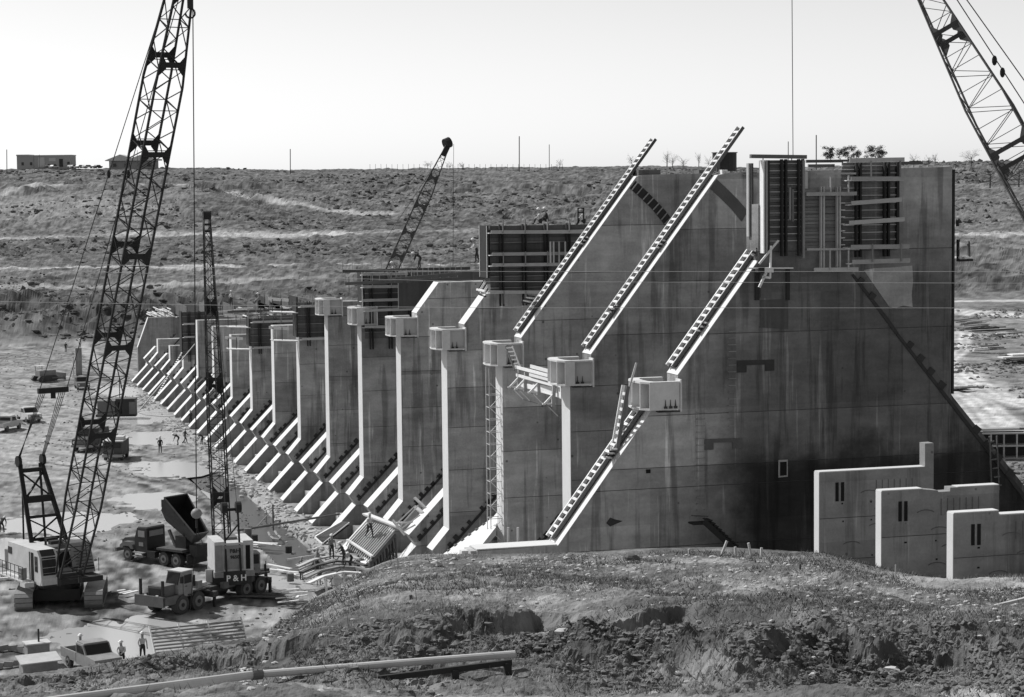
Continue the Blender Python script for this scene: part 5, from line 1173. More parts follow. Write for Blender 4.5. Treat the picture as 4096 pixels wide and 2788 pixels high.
# ------------------------------------------------------------------ rebar mat, sheets, crew trestle
def rebar_mat():
    k = 3.5*S
    c = [U(1395, 2164, y=k-2.4), U(1484, 2231, y=k-6.2), U(1579, 2120, y=k-5.2), U(1484, 2066, y=k-1.5)]       # left, bottom, right, top
    th = thing('rod_mat', 'sloping mat of parallel steel rods under a white plank, a man standing on it', 'rebar mat', (c[1].x, c[1].y, 12))
    n = 15
    for i in range(n):
        t = i/(n-1); ibar('rod', 'wood', th, c[0].lerp(c[1], t), c[3].lerp(c[2], t), .085)
    MB().add([v-Vector((0, 0, .3)) for v in c], [(0, 1, 2, 3)]).build('dark_sheet', 'key', th)  # dark sheet close under the rods, keeps the gaps dark
    ibar('edge_plank', 'woodw', th, c[0]+Vector((-.1, 0, .1)), c[1]+Vector((.1, 0, .1)), .22, .12)
    for j, (o_, w_) in enumerate(((0, .5), (.55, .3))): ibar('top_plank', 'woodw', th, c[3]+Vector((-.4, .3, .2-.1*j)), c[2]+Vector((.3, 0, .25-.1*j)), w_, .1)
    for i in range(14):
        t = i/13; q = c[0].lerp(c[1], t); ibar('rod_end', 'wood', th, q, q+Vector((-.25, -.15, -.35)), .06)
    for i in range(9):
        t = i/8; q = c[1].lerp(c[2], t); ibar('shore_post', 'key' if i % 4 else 'form', th, q-Vector((0, 0, .3)), Vector((q.x+.2, q.y-.2, 12)), .13); 
    ibar('shore_beam', 'form', th, c[1]-Vector((0, 0, .35)), c[2]-Vector((0, 0, .35)), .2, .25); ibar('shore_beam', 'form', th, c[1]-Vector((-.1, 0, 1.1)), c[2]-Vector((-.1, 0, 1.4)), .12, .15)
    for i in range(6):
        t = i/6; q = c[1].lerp(c[2], t); r_ = c[1].lerp(c[2], t+.14); ibar('shore_brace', 'formwood', th, q-Vector((0, 0, .4)), r_-Vector((0, 0, 2.0)), .07)
    return c
RC = rebar_mat()
tm = thing('timber_braces', 'loose pale timber braces leaning in the dark bay right of the rod mat', 'timbers', U(1600, 2120, y=2.6*S))
for a, b, c, d, w_ in ((1658, 1990, 1702, 2032, .28), (1580, 2100, 1662, 2022, .12), (1590, 2115, 1672, 2022, .12), (1660, 2026, 1690, 2052, .35), (1600, 2118, 1680, 2060, .12), (1585, 2092, 1650, 2088, .3), (1608, 2128, 1660, 2100, .2), (1570, 2080, 1620, 2140, .25)):
    ibar('brace', 'woodw', tm, U(a, b, y=2.7*S), U(c, d, y=2.7*S-.6), w_, .1)
sh = thing('ribbed_sheets', 'stack of dark ribbed sheets with white edges leaning on a footing by the water', 'sheets', U(1262, 2150, y=3.9*S))
cc = [U(1262, 2149, y=3.9*S), U(1292, 2175, y=3.9*S-1.5), U(1398, 2092, y=3.9*S-1.2), U(1368, 2088, y=3.9*S+.6)]
MB().add(cc, [(0, 1, 2, 3)]).add([v-Vector((0, 0, .15)) for v in cc], [(3, 2, 1, 0)]).build('sheet', 'key', sh)
for i in range(12): t = i/11; ibar('sheet_rib', 'form' if 0 < i < 11 else 'woodw', sh, cc[0].lerp(cc[1], t)+Vector((0, 0, .04)), cc[3].lerp(cc[2], t)+Vector((0, 0, .04)), .07)
ibar('edge_board', 'woodw', sh, cc[0], cc[1], .2, .1); ibar('edge_board', 'woodw', sh, cc[0]+Vector((0, .2, 0)), cc[3]+Vector((0, .2, 0)), .14, .1)
# curved trestle the crew stands on
ct = thing('crew_trestle', 'curved timber trestle crowded with workers left of the rod mat', 'trestle', U(1300, 2330, z=12.0))
def tz(a, b, z): return U(a, b, z=z)
arc = [(1190, 2268), (1250, 2240), (1330, 2222), (1400, 2226), (1450, 2240)]
for lay in range(4):
    for (a, b), (c, d) in zip(arc[:-1], arc[1:]): ibar('curved_plank', ('wood', 'form', 'formwood', 'woodw')[lay], ct, tz(a+14*lay, b+22*lay, 14.3-.12*lay), tz(c+14*lay, d+22*lay, 14.3-.12*lay), .35, .12)
for i in range(9): a = 1182+i*6; ibar('radial_slat', 'woodw' if i % 2 else 'wood', ct, tz(a, 2262+i*8, 13.9-.1*i), tz(a+52, 2240+i*8, 13.9-.1*i), .1)
for (a, b) in ((1330, 2300), (1375, 2295), (1412, 2290), (1300, 2310), (1430, 2275)): p = tz(a, b, 13.6); ibar('trestle_leg', 'woodw', ct, p, Vector((p.x+.15, p.y-.2, 12)), .14)
ibar('front_beam', 'wood', ct, tz(1290, 2300, 13.7), tz(1425, 2268, 13.9), .15, .25); ibar('long_plank', 'wood', ct, tz(1150, 2238, 13), tz(1300, 2215, 13.6), .2, .12)
ibox('dark_deck', 'form', ct, tz(1350, 2275, 13.4), (3.6, 3.2, .15))
for (a, b, c, d) in ((1335, 2255, 1365, 2215), (1345, 2290, 1380, 2262), (1320, 2340, 1350, 2345), (1318, 2330, 1332, 2310)): tube_solo(ct, 'hose', tz(a, b, 14), tz(c, d, 14.3), .04)

# pipe over the channel and its post
pw = thing('channel_pipe', 'long dark pipe on a braced post crossing the muddy channel to the footings', 'pipe', U(1050, 2110, z=12))
MB().tube(U(950, 2122, z=12.9), U(1358, 2056, z=13.2), .1, 8).build('pipe_run', 'mid', pw)
p = U(1093, 2122, z=12); ibar('post', 'mid', pw, p, p+Vector((0, 0, 2.3)), .13); q = U(1066, 2095, z=12.4); ibar('post', 'formwood', pw, q, q+Vector((0, 0, 1.2)), .08); ibar('brace', 'formwood', pw, q+Vector((0, 0, 1.2)), p+Vector((0, 0, 2.1)), .06); ibar('brace', 'formwood', pw, U(1015, 2120, z=12.2), p+Vector((0, 0, 1.9)), .06)
hs = MB(); pts = [(1100, 2125), (1108, 2138), (1122, 2150), (1118, 2158), (1095, 2155), (1082, 2146), (1074, 2130)]
for (a, b), (c, d) in zip(pts[:-1], pts[1:]): hs.tube(U(a, b, z=12.15), U(c, d, z=12.15), .1, 6)
solo('hose', hs, 'grey', 'loop of pale hose lying by the foot of the channel pipe post', 'hose')
# barrels, crates and boards around the truck crane
for (a, b, h, r_, mt_, lab) in ((992, 2160, 1.0, .33, 'mid', 'grey steel barrel behind the truck crane house'), (1018, 2165, .55, .3, 'dark', 'short dark drum next to the grey barrel behind the truck crane'), (1155, 2212, .55, .28, 'dark', 'small dark bucket beside the channel end'), (1162, 2325, .6, .28, 'mid', 'small grey bucket on the boards near the crew trestle')):
    p = U(a, b, z=12.1); solo('barrel', MB().tube(p, p+Vector((0, 0, h)), r_, 12), mt_, lab, 'barrel')
rr = random.Random(5)
for (a, b, ln, an, n_, lab) in ((1050, 2188, 3.4, -.75, 5, 'pile of bright boards behind the truck crane'), (1135, 2290, 3.6, -1.1, 4, 'pale board walk between the truck crane and the crew'), (1170, 2410, 2.2, .5, 9, 'heap of bright splintered offcuts at the foot of the mound'), (1050, 2400, 4.0, -.5, 4, 'long dark timbers lying in the shadow right of the truck crane'), (20, 2315, 2.2, .3, 4, 'pale skid frame left of the crawler crane'), (500, 2378, 1.6, .6, 3, 'broken pale sticks between the two cranes'), (230, 1520, 4, .2, 4, 'pale timbers beside the small bulldozer')):
    p = U(a, b, z=12.05); t_ = thing('board_pile', lab, 'boards', p)
    for i in range(n_):
        c = p+Vector((rr.uniform(-.5, .5), rr.uniform(-.9, .9), .08+.09*i)); a2 = an+rr.uniform(-.25, .25)*(3 if n_ == 9 else 1); dl = Vector((math.cos(a2), math.sin(a2), 0))*ln/2*rr.uniform(.5, 1)
        ibar('board', 'form' if 'dark' in lab else 'woodw', t_, c-dl, c+dl, .28 if n_ < 9 else .18, .07)

# ------------------------------------------------------------------ right yard
def pile(a, b, n, ln, an, lab, mt_='wood', w_=.3):
    p = on_ground(a, b, lo=110); t_ = thing('timber_pile', lab, 'timber', p)
    for i in range(n):
        c = p+Vector((rr.uniform(-1.2, 1.2), rr.uniform(-2, 2), .2+.12*i)); dl = Vector((math.cos(an+rr.uniform(-.15, .15)), math.sin(an+rr.uniform(-.15, .15)), 0))*ln/2
        ibar('beam', mt_ if i % 2 else 'mid', t_, c-dl*rr.uniform(.5, 1), c+dl, w_, .14)
pile(3895, 1310, 9, 7, .5, 'long grey timbers stacked in the yard behind the right edge of the dam')
pile(3945, 1330, 4, 8, .1, 'single row of dark beams just right of the long grey timbers', 'dark')
pile(4005, 1350, 5, 2.6, .1, 'small pale pallet in the yard at far right', 'woodw')
pile(3965, 1412, 7, 3, .2, 'pale scrap heap in the middle of the right yard', 'woodw')
pile(4070, 1450, 8, 6, .1, 'bright white sheets lying at the right picture edge', 'woodw', 1.2)
pile(3828, 1560, 3, 2.5, .1, 'white slab beside the dam edge in the right yard', 'woodw', 1.2)
p = on_ground(3990, 1835, lo=120); rk2 = thing('form_rack', 'white two-tier rack of square openings at the right edge below the curving tracks', 'rack', p, -.28)
for z in (.1, 1.1, 2.1): MB().box((0, 0, z), (7.5, 1.6, .12)).build('shelf', 'wood', rk2, local=True)
for i in range(8):
    for yy in (-.7, .7): MB().box((-3.6+i*1.03, yy, 1.1), (.12, .12, 2.0)).build('rack_post', 'wood', rk2, local=True)
MB().box((0, .6, 1.1), (7.2, .06, 1.9)).build('back_panel', 'dark', rk2, local=True)
for i in range(7): ibar('top_bar', 'mid' if i % 2 else 'wood', rk2, (-3.4+i*.4, -.6+.15*i, 2.35), (1.8+i*.4, -.4+.15*i, 2.4), .18, local=True)

# ------------------------------------------------------------------ people
def body_mesh(pose):
    """one continuous skinned figure, feet at the origin, facing +x; returns joints too"""
    P = {'stand': dict(hip=(0, 0, .93), ch=(.02, 0, 1.28), nk=(.04, 0, 1.5), hd=(.06, 0, 1.66), kn=((.04, .12, .5), (.02, -.12, .5)), ft=((0, .13, .06), (-.02, -.14, .06)), el=((.02, .27, 1.17), (.05, -.27, 1.17)), ha=((.16, .26, .93), (.2, -.22, .98))),
         'work': dict(hip=(0, 0, .92), ch=(.12, 0, 1.24), nk=(.2, 0, 1.45), hd=(.28, 0, 1.58), kn=((.12, .14, .5), (-.05, -.14, .5)), ft=((.1, .16, .06), (-.2, -.16, .06)), el=((.3, .26, 1.12), (.32, -.24, 1.16)), ha=((.52, .14, 1.05), (.5, -.1, 1.0))),
         'bend': dict(hip=(-.12, 0, .9), ch=(.18, 0, 1.08), nk=(.38, 0, 1.12), hd=(.53, 0, 1.12), kn=((0, .14, .48), (.06, -.14, .5)), ft=((-.08, .16, .06), (.05, -.16, .06)), el=((.36, .2, .82), (.4, -.2, .84)), ha=((.48, .12, .55), (.5, -.1, .58))),
         'walk': dict(hip=(0, 0, .92), ch=(.04, 0, 1.27), nk=(.07, 0, 1.49), hd=(.1, 0, 1.65), kn=((.22, .11, .52), (-.04, -.11, .48)), ft=((.3, .12, .06), (-.38, -.12, .12)), el=((-.12, .26, 1.18), (.12, -.26, 1.18)), ha=((-.1, .27, .94), (.34, -.24, 1.02))),
         'sit': dict(hip=(0, 0, .14), ch=(.08, 0, .5), nk=(.14, 0, .72), hd=(.2, 0, .88), kn=((.38, .14, .4), (.42, -.14, .34)), ft=((.5, .15, -.02), (.6, -.16, -.05)), el=((.22, .26, .42), (.24, -.26, .42)), ha=((.4, .12, .38), (.42, -.1, .4)))}[pose]
    v = [P['hip'], P['ch'], P['nk'], P['hd']]; rr_ = [(.15, .12), (.19, .13), (.065, .065), (.105, .1)]; e = [(0, 1), (1, 2), (2, 3)]
    def add(pt, r_, par): v.append(pt); rr_.append(r_); e.append((par, len(v)-1)); return len(v)-1
    hd = P['hd']; add((hd[0]+.02, 0, hd[2]+.12), (.085, .085), 3)
    for s_ in (0, 1):
        sy = 1 if s_ == 0 else -1; ch = P['ch']; hp = P['hip']
        sh_ = add((ch[0]+.03, sy*.2, ch[2]+.12), (.075, .07), 1); el = add(P['el'][s_], (.052, .05), sh_); ha = add(P['ha'][s_], (.036, .034), el)
        d = (Vector(P['ha'][s_])-Vector(P['el'][s_])).normalized(); pm = Vector(P['ha'][s_])+d*.08; pm_ = add(tuple(pm), (.042, .025), ha)
        for f in range(4): add(tuple(pm+d*(.07+.012*(1.5-abs(f-1.5)))+Vector((0, (f-1.5)*.02, -.01))), (.011, .011), pm_)
        add(tuple(pm+Vector((.03, -sy*.045, .02))), (.013, .013), ha)
        th_ = add((hp[0], sy*.1, hp[2]-.08), (.1, .1), 0); kn = add(P['kn'][s_], (.068, .068), th_); ft = add(P['ft'][s_], (.048, .05), kn)
        add((P['ft'][s_][0]+.16, P['ft'][s_][1], P['ft'][s_][2]-.02), (.045, .03), ft)
    me = bpy.data.meshes.new('person_skeleton'); me.from_pydata(v, e, []); o = bpy.data.objects.new('person_skeleton', me); COL.objects.link(o)
    sk = o.modifiers.new('skin', 'SKIN'); ss = o.modifiers.new('sub', 'SUBSURF'); ss.levels = 1; ss.render_levels = 1
    for i, (a, b) in enumerate(rr_): me.skin_vertices[0].data[i].radius = (a, b)
    me.skin_vertices[0].data[0].use_root = True
    dg = bpy.context.evaluated_depsgraph_get(); m2 = bpy.data.meshes.new_from_object(o.evaluated_get(dg)); m2.name = 'person_'+pose; bpy.data.objects.remove(o)
    m2.materials.clear(); hz = P['hip'][2]; V_ = [q.co.copy() for q in m2.vertices]
    for pl_ in m2.polygons:
        c = pl_.center; pl_.use_smooth = True
        hand = min((c-Vector(h)).length for h in P['ha']) < .13 and (c-Vector(P['hip'])).length > .2
        head = (c-Vector(P['hd'])).length < .17 or (c-Vector(P['nk'])).length < .08
        legd = min(min((c-Vector(k)).length for k in P['kn']), min((c-Vector(k)).length for k in P['ft']))
        torso = min((c-Vector(P['ch'])).length, min((c-Vector(k)).length for k in P['el'])+.02)
        pl_.material_index = 0 if (head or hand) else (2 if (min(legd, (c-Vector(P['hip'])).length+.02) < torso-.03) else 1)
    return m2, P
POSE = {}
NP = 0
def person(label, pos, yaw, pose='stand', shirt='shirtm', trs='trs', hat='hat', group=None, sc=1.03):
    global NP
    if pose not in POSE: POSE[pose] = body_mesh(pose)
    m0, P = POSE[pose]; key = pose+shirt+trs
    if key not in POSE:
        mm = m0.copy(); 
        for q in ('skin', shirt, trs): mm.materials.append(M[q])
        POSE[key] = mm
    t = thing('person', label, 'person', pos, yaw, group); t.scale = (sc,)*3
    b = bpy.data.objects.new('body', POSE[key]); COL.objects.link(b); b.parent = t
    if hat:
        if 'hatmesh' not in POSE:
            POSE['hatmesh'] = MB().sphere((0, 0, 0), .135, 12, 6, (1.05, .92, .8)).tube((0.02, 0, -.02), (0.02, 0, .0), .175, 12).mesh('hard_hat', 'hat', smooth=True)
        h = bpy.data.objects.new('hard_hat', POSE['hatmesh']); COL.objects.link(h); h.parent = t; hd = P['hd']; h.location = (hd[0], hd[1], hd[2]+.13)
    if pose != 'sit':
        f0 = MB()
        hd = P['hd']; f0.box((hd[0]+.115, 0, hd[2]+.0), (.035, .03, .05)); f0.build('nose', 'skin', t, local=True)
    return t
TC = math.atan2(-HF[1], -HF[0])       # facing the viewer
cw = RC[0].lerp(RC[1], .5).lerp(RC[2].lerp(RC[3], .5), .42)
person('worker in pale shirt and dark trousers standing on the sloping rod mat', cw+Vector((0, 0, .05)), TC+.6, 'walk', 'shirtl', group=None)
for (a, b, z, yw, po, sh_, lab, hat) in (
    (1327, 2236, 14.1, TC+.5, 'stand', 'shirtm', 'worker in grey coveralls standing upright at the back of the trestle', 'hat'),
    (1376, 2262, 13.9, TC-1.2, 'work', 'shirtd', 'worker in dark jacket bending over the trestle next to the rod mat', 'hat'),
    (1402, 2275, 13.6, TC-1.5, 'bend', 'shirtl', 'worker in pale shirt bending low at the front edge of the rod mat', 'hat'),
    (1206, 2322, 12.15, TC+2.4, 'stand', 'shirtd', 'worker in dark clothes at the left end of the crew trestle', None),
    (1250, 2333, 12.15, TC+2.9, 'work', 'trs', 'dark-clothed worker with bright hard hat in front of the crew trestle', 'hat'),
    (1275, 2342, 12.15, TC+2.6, 'stand', 'shirtl', 'worker in pale shirt and pale trousers walking in front of the crew trestle', 'hat'),
    (1268, 2290, 13.2, TC+2.2, 'stand', 'shirtm', 'worker behind the bright-hatted man at the trestle', 'hat'),
    (1435, 2300, 12.9, TC-1.8, 'stand', 'shirtm', 'worker at the right end of the crew trestle below the rod mat', 'hat')):
    person(lab, U(a, b, z=z), yw, po, sh_, 'shirtl' if 'pale trousers' in lab else 'trs', hat, 'crew at the trestle')
for (a, b, yw, po, sh_, lab) in ((641, 1812, 1.2, 'stand', 'trs', 'lone dark worker standing between the puddles in the yard'), (712, 1780, 2.8, 'bend', 'shirtd', 'worker bending down left of the walking man in the yard'), (740, 1775, .2, 'walk', 'trs', 'worker striding beside the bending man in the yard'), (808, 1778, 3.3, 'bend', 'trs', 'worker bent double near the slim crane boom in the yard'), (763, 1700, 2.0, 'stand', 'shirtd', 'worker by the footings above the striding man'), (8, 2130, 1.0, 'bend', 'trs', 'worker in white hat at the left edge above the crawler crane'), (765, 1555, 1., 'stand', 'trs', 'distant worker leaning on the footings by the timber platform'), (315, 1395, 1., 'stand', 'shirtl', 'distant worker in white on the pillar near the far bank'), (258, 1408, 1., 'stand', 'shirtd', 'distant worker on the far bank left of the crane boom')):
    person(lab, U(a, b, z=12.1) if b > 1450 else on_ground(a, b, lo=330), yw, po, sh_, group='workers in the yard')
for (a, b, yw, po, lab) in ((323, 2660, TC+.5, 'stand', 'worker in white hat standing at the front fender of the lower left pickup'), (484, 2668, TC, 'work', 'worker behind the ridge right of the pickup, only hat and shoulders showing'), (571, 2650, TC+.4, 'stand', 'worker in pale shirt standing between the pickup and the slatted rack')):
    p = U(a, b, z=12.); person(lab, (p.x, p.y-(0 if a != 484 else .8), 12.1), yw, po, 'shirtl', 'trs', 'hat', 'crew by the pickup')
for (a, b, kk, yw, po, sh_, lab) in ((2165, 892, 3*S-.6, 2.6, 'sit', 'shirtl', 'worker in pale shirt seated on top of the largest dark form'), (2190, 889, 3*S-.2, 2.9, 'sit', 'shirtd', 'worker in dark jacket seated right behind the pale-shirted one'), (2338, 893, 3*S-.8, 2.4, 'sit', 'shirtl', 'worker crouching by the small frame at the right end of the largest form'),
        (1578, 1098, 5*S-.8, 2.8, 'sit', 'shirtl', 'worker lying low on top of the second largest form'), (1678, 1072, 4.8*S, 3.0, 'bend', 'trs', 'dark figure stooping on the deck between the two large forms'), (1040, 1212, 8.2*S, 2.8, 'sit', 'shirtm', 'worker sitting on the crest deck behind the eighth pier'), (925, 1226, 10*S, 1, 'stand', 'shirtl', 'worker in white standing on the crest deck right of the slim boom'), (1908, 1050, 3.3*S, 3.0, 'work', 'shirtl', 'worker half hidden left of the steel end panel of the largest form')):
    p = U(a, b, y=kk); person(lab, p, yw, po, sh_, group='workers on the forms')
wb = thing('signal_frame', 'small dark frame standing at the right end on top of the largest form', 'frame', U(2320, 880, y=3*S))
for (a, b, c, d) in ((2312, 880, 2312, 832), (2334, 880, 2334, 832), (2312, 833, 2336, 833), (2312, 850, 2336, 850)): ibar('bar', 'steel', wb, U(a, b, y=3*S-.9), U(c, d, y=3*S-.9), .09)

# ------------------------------------------------------------------ wires and foreground pipes
for i, pts in enumerate(([(-200, 1044), (900, 1071), (1900, 1086), (4400, 1086)], [(-200, 1070), (900, 1103), (1900, 1126), (4400, 1134)], [(-200, 1203), (900, 1221), (1900, 1231), (4400, 1232)])):
    mb = MB()
    for (a, b), (c, d) in zip(pts[:-1], pts[1:]): mb.tube(U(a, b, d=60), U(c, d, d=60), .006, 4)
    solo('overhead_wire', mb, 'wire', ('highest', 'middle', 'lowest')[i]+' of three thin pale wires strung level across the picture', 'wire', 'thin overhead wires')
def gpt(px, py, dz=.12): p = near_pt(px, py); return Vector((p[0], p[1], ground_z(p[0], p[1])+dz))
def lay(px, py, dn=26, k=.976):
    g = on_ground(px, py+dn); dist = float(np.array(RM[2]) @ (np.array(g)-CAM)); return U(px, py, d=dist*k)
pa, pb2, pc2 = lay(330, 2788, 0), lay(1020, 2698), lay(2060, 2616)
dep = lambda q: float(np.array(RM[2]) @ (np.array(q)-CAM))
fp = thing('long_pipe', 'long pale pipe with a wired coupling running across the bottom foreground', 'pipe', pa)
MB().tube(pa+(pa-pb2)*.3, pb2, .10, 12).build('pipe_length', 'pipe', fp); MB().tube(pb2, pc2, .09, 12).build('pipe_length', 'pipe', fp); MB().tube(pb2-(pb2-pa).normalized()*.12, pb2+(pc2-pb2).normalized()*.15, .125, 12).build('coupling', 'mid', fp)
for j in range(3): MB().tube(pb2+Vector((.03*j-.05, 0, -.12)), pb2+Vector((.1*j-.15, -.1, .14)), .012, 5).build('tie_wire', 'rope', fp)
sb = thing('dark_rail', 'dark rail on stub posts just below the long pale pipe', 'rail', pb2)
pd, pe = U(900, 2792, d=dep(pb2)*.985), U(2047, 2648, d=dep(pc2)*.985)
MB().bar(pd+(pd-pe)*.1, pe, .10, .13).build('rail', 'steel', sb)
for a, h in ((1820, .62), (2030, .62)):
    q = U(a, np.interp(a, [900, 2047], [2792, 2648]), d=np.interp(a, [900, 2047], [dep(pd), dep(pe)])); MB().bar(q, q-Vector((0, 0, h)), .19, .15).build('stub_post', 'steel', sb)
solo('pipe_end', MB().tube(U(2180, 2607, d=63), U(2300, 2600, d=65), .05, 8), 'pipe', 'short pale pipe end poking out of the earth right of the dark rail', 'pipe')
solo('plank', MB().bar(U(3915, 2440, d=70.), U(4130, 2388, d=72.), .12, .1), 'wood', 'pale plank lying on the grass at the right edge', 'plank')
# stakes
for i, (a, b, h, lean, lab) in enumerate(((2880, 2222, 60, 30, 'leaning pale stake by the timber stair on the mound'), (2945, 2225, 40, -4, 'split weathered stake on the mound beside the leaning stake'), (3008, 2222, 55, -14, 'tall leaning stake right of the split one on the mound'), (3045, 2225, 35, 3, 'short upright stake at the right of the stake group'), (2755, 2215, 22, 0, 'tiny twin stake left of the stair on the mound crest'), (3203, 2272, 24, 0, 'dark stub stake in front of the black corner'), (1630, 2420, 28, -3, 'dark stub stake on the gravel side of the mound'), (3590, 2328, 70, 0, 'thin pale rod standing before the middle stepped wall'))):
    p = near_pt(a, b); p0_ = Vector((p[0], p[1], ground_z(p[0], p[1])-.1)); ppm = FPX/((p0_-Vector(CAM)).length)
    solo('stake', MB().bar(p0_, p0_+Vector((lean/ppm, 0, h/ppm+.1)), .09 if i != 7 else .04), 'form' if 'dark' in lab else 'wood', lab, 'stake')
# stones
rs_ = random.Random(21)
def stone(mb, c, r_, sq=None):
    n0 = len(mb.v); mb.sphere((0, 0, 0), 1, 7, 5)
    for i in range(n0, len(mb.v)):
        v = Vector(mb.v[i])*(.75+.5*rs_.random()); mb.v[i] = (c[0]+v.x*r_*1.3, c[1]+v.y*r_, c[2]+v.z*r_*.6)
p = near_pt(3565, 2692); st_ = MB(); stone(st_, (p[0], p[1], ground_z(p[0], p[1])+.1), .24); solo('white_stone', st_, 'stone', 'large pale angular stone in the churned earth at lower right', 'stone')
p = near_pt(2235, 2570); st_ = MB(); stone(st_, (p[0], p[1], ground_z(p[0], p[1])+.05), .16); solo('white_stone', st_, 'stone', 'pale flat stone beside the fissure in the mound', 'stone')
p = near_pt(2525, 2244); st_ = MB(); stone(st_, (p[0], p[1], ground_z(p[0], p[1])+.12), .27); solo('dark_rock', st_, 'form', 'dark lump on the crest of the mound', 'rock')
p = near_pt(1735, 2262); st_ = MB(); stone(st_, (p[0], p[1], ground_z(p[0], p[1])+.12), .22); solo('round_rock', st_, 'wood', 'round pale rock near the left crest of the mound', 'rock')
peb = MB()
PXr = np.random.RandomState(5)
for i in range(1700):
    px = PXr.uniform(900, 4200); dc = np.interp(px, CR_P, CR_D); D = dc-abs(PXr.normal(0, 14))
    if D < 42: continue
    x = CAM[0]+D*(HF[0]+HR[0]*(px-CX)/FPX); y = CAM[1]+D*(HF[1]+HR[1]*(px-CX)/FPX)
    stone(peb, (x, y, ground_z(x, y)+.01), PXr.uniform(.025, .09))
o = peb.build('pebbles', 'stone'); o['kind'] = 'stuff'; o['label'] = 'small pale stones scattered over the grassy mound'; o['category'] = 'stones'
# ------------------------------------------------------------------ grass
def hgt(x, y):
    dx = x-CAM[0]; dy = y-CAM[1]; D = dx*HF[0]+dy*HF[1]; px = CX+FPX*(dx*HR[0]+dy*HR[1])/D
    z, xx, yy = base_height(px, D); return z+relief(px, D, xx, yy, z), px, D
def blades(name, x, y, z, h, w, lean, mt, label):
    n = len(x); a = PXr.uniform(0, 2*np.pi, n); dx = np.cos(a)*w/2; dy = np.sin(a)*w/2
    la = PXr.uniform(0, 2*np.pi, n); lx = np.cos(la)*h*lean; ly = np.sin(la)*h*lean
    co = np.empty((n, 3, 3), np.float32)
    co[:, 0] = np.stack([x-dx, y-dy, z-.03], -1); co[:, 1] = np.stack([x+dx, y+dy, z-.03], -1); co[:, 2] = np.stack([x+lx, y+ly, z+h], -1)
    me = bpy.data.meshes.new(name); me.vertices.add(3*n); me.vertices.foreach_set('co', co.ravel()); me.loops.add(3*n); me.loops.foreach_set('vertex_index', np.arange(3*n, dtype=np.int32))
    me.polygons.add(n); me.polygons.foreach_set('loop_start', np.arange(0, 3*n, 3, dtype=np.int32)); me.polygons.foreach_set('loop_total', np.full(n, 3, np.int32)); me.update(); me.materials.append(M[mt])
    o = bpy.data.objects.new(name, me); COL.objects.link(o); o['kind'] = 'stuff'; o['label'] = label; o['category'] = 'grass'
def near_samples(n, lo=44, hi=93):
    px = PXr.uniform(300, 4250, n); dc = np.interp(px, CR_P, CR_D); D = np.minimum(PXr.uniform(lo, hi, n)**1.0, dc+1); D = lo+(dc+1+np.clip((px-3100)/80, 0, 7)-lo)*PXr.power(1.6, n)
    x = CAM[0]+D*(HF[0]+HR[0]*(px-CX)/FPX); y = CAM[1]+D*(HF[1]+HR[1]*(px-CX)/FPX); return px, D, x, y
for nm, mt, cnt, hh, ww, th_, lab in (('dry_grass', 'grass1', 90000, .10, .018, .50, 'dry pale grass growing over the mound in the foreground'), ('dark_weeds', 'grass2', 110000, .12, .026, .56, 'dark weeds and dead stalks over the mound in the foreground')):
    px, D, x, y = near_samples(cnt); f = fbm(x*.35+(3 if nm == 'dark_weeds' else 0), y*.35, 4); k = (f > th_-.06*PXr.rand(cnt)) & ((px > 1150) | (PXr.rand(cnt) < .12)); px, D, x, y = px[k], D[k], x[k], y[k]
    z, _, _ = hgt(x, y); blades(nm, x, y, z, hh*PXr.uniform(.4, 1.8, len(x)), ww*PXr.uniform(.6, 1.6, len(x)), .9, mt, lab)
px, D, x, y = near_samples(1500); z, _, _ = hgt(x, y); k = (fbm(x*.2, y*.2, 3) > .52) & (px > 1200); blades('tall_stalks', x[k], y[k], z[k], PXr.uniform(.3, .8, k.sum()), np.full(k.sum(), .02), .3, 'grass2', 'tall dead stalks rising from the foreground grass')
ico = np.array([(0, 0, 1), (.894, 0, .447), (.276, .851, .447), (-.724, .526, .447), (-.724, -.526, .447), (.276, -.851, .447), (.724, .526, -.447), (-.276, .851, -.447), (-.894, 0, -.447), (-.276, -.851, -.447), (.724, -.526, -.447), (0, 0, -1)])
icf = np.array([(0,1,2),(0,2,3),(0,3,4),(0,4,5),(0,5,1),(1,6,2),(2,7,3),(3,8,4),(4,9,5),(5,10,1),(2,6,7),(3,7,8),(4,8,9),(5,9,10),(1,10,6),(6,11,7),(7,11,8),(8,11,9),(9,11,10),(10,11,6)], np.int32)
def clods(name, x, y, z, r_, mt, label):
    n = len(x); v = ico[None]*(1+PXr.uniform(-.5, .5, (n, 12, 1)))*r_[:, None, None]*np.stack([PXr.uniform(.8, 1.5, n), PXr.uniform(.8, 1.5, n), PXr.uniform(.5, 1., n)], -1)[:, None, :]
    an = PXr.uniform(0, 6.28, n); c_, s_ = np.cos(an)[:, None], np.sin(an)[:, None]; v = np.stack([v[..., 0]*c_-v[..., 1]*s_, v[..., 0]*s_+v[..., 1]*c_, v[..., 2]], -1)
    co = (v+np.stack([x, y, z], -1)[:, None, :]).reshape(-1, 3).astype(np.float32); fa = (icf[None]+12*np.arange(n, dtype=np.int32)[:, None, None]).reshape(-1, 3)
    me = bpy.data.meshes.new(name); me.vertices.add(len(co)); me.vertices.foreach_set('co', co.ravel()); me.loops.add(fa.size); me.loops.foreach_set('vertex_index', fa.ravel().astype(np.int32)); me.polygons.add(len(fa))
    me.polygons.foreach_set('loop_start', np.arange(0, fa.size, 3, dtype=np.int32)); me.polygons.foreach_set('loop_total', np.full(len(fa), 3, np.int32)); me.polygons.foreach_set('use_smooth', [False]*len(fa)); me.update(); me.materials.append(M[mt])
    o = bpy.data.objects.new(name, me); COL.objects.link(o); o['kind'] = 'stuff'; o['label'] = label; o['category'] = 'earth'
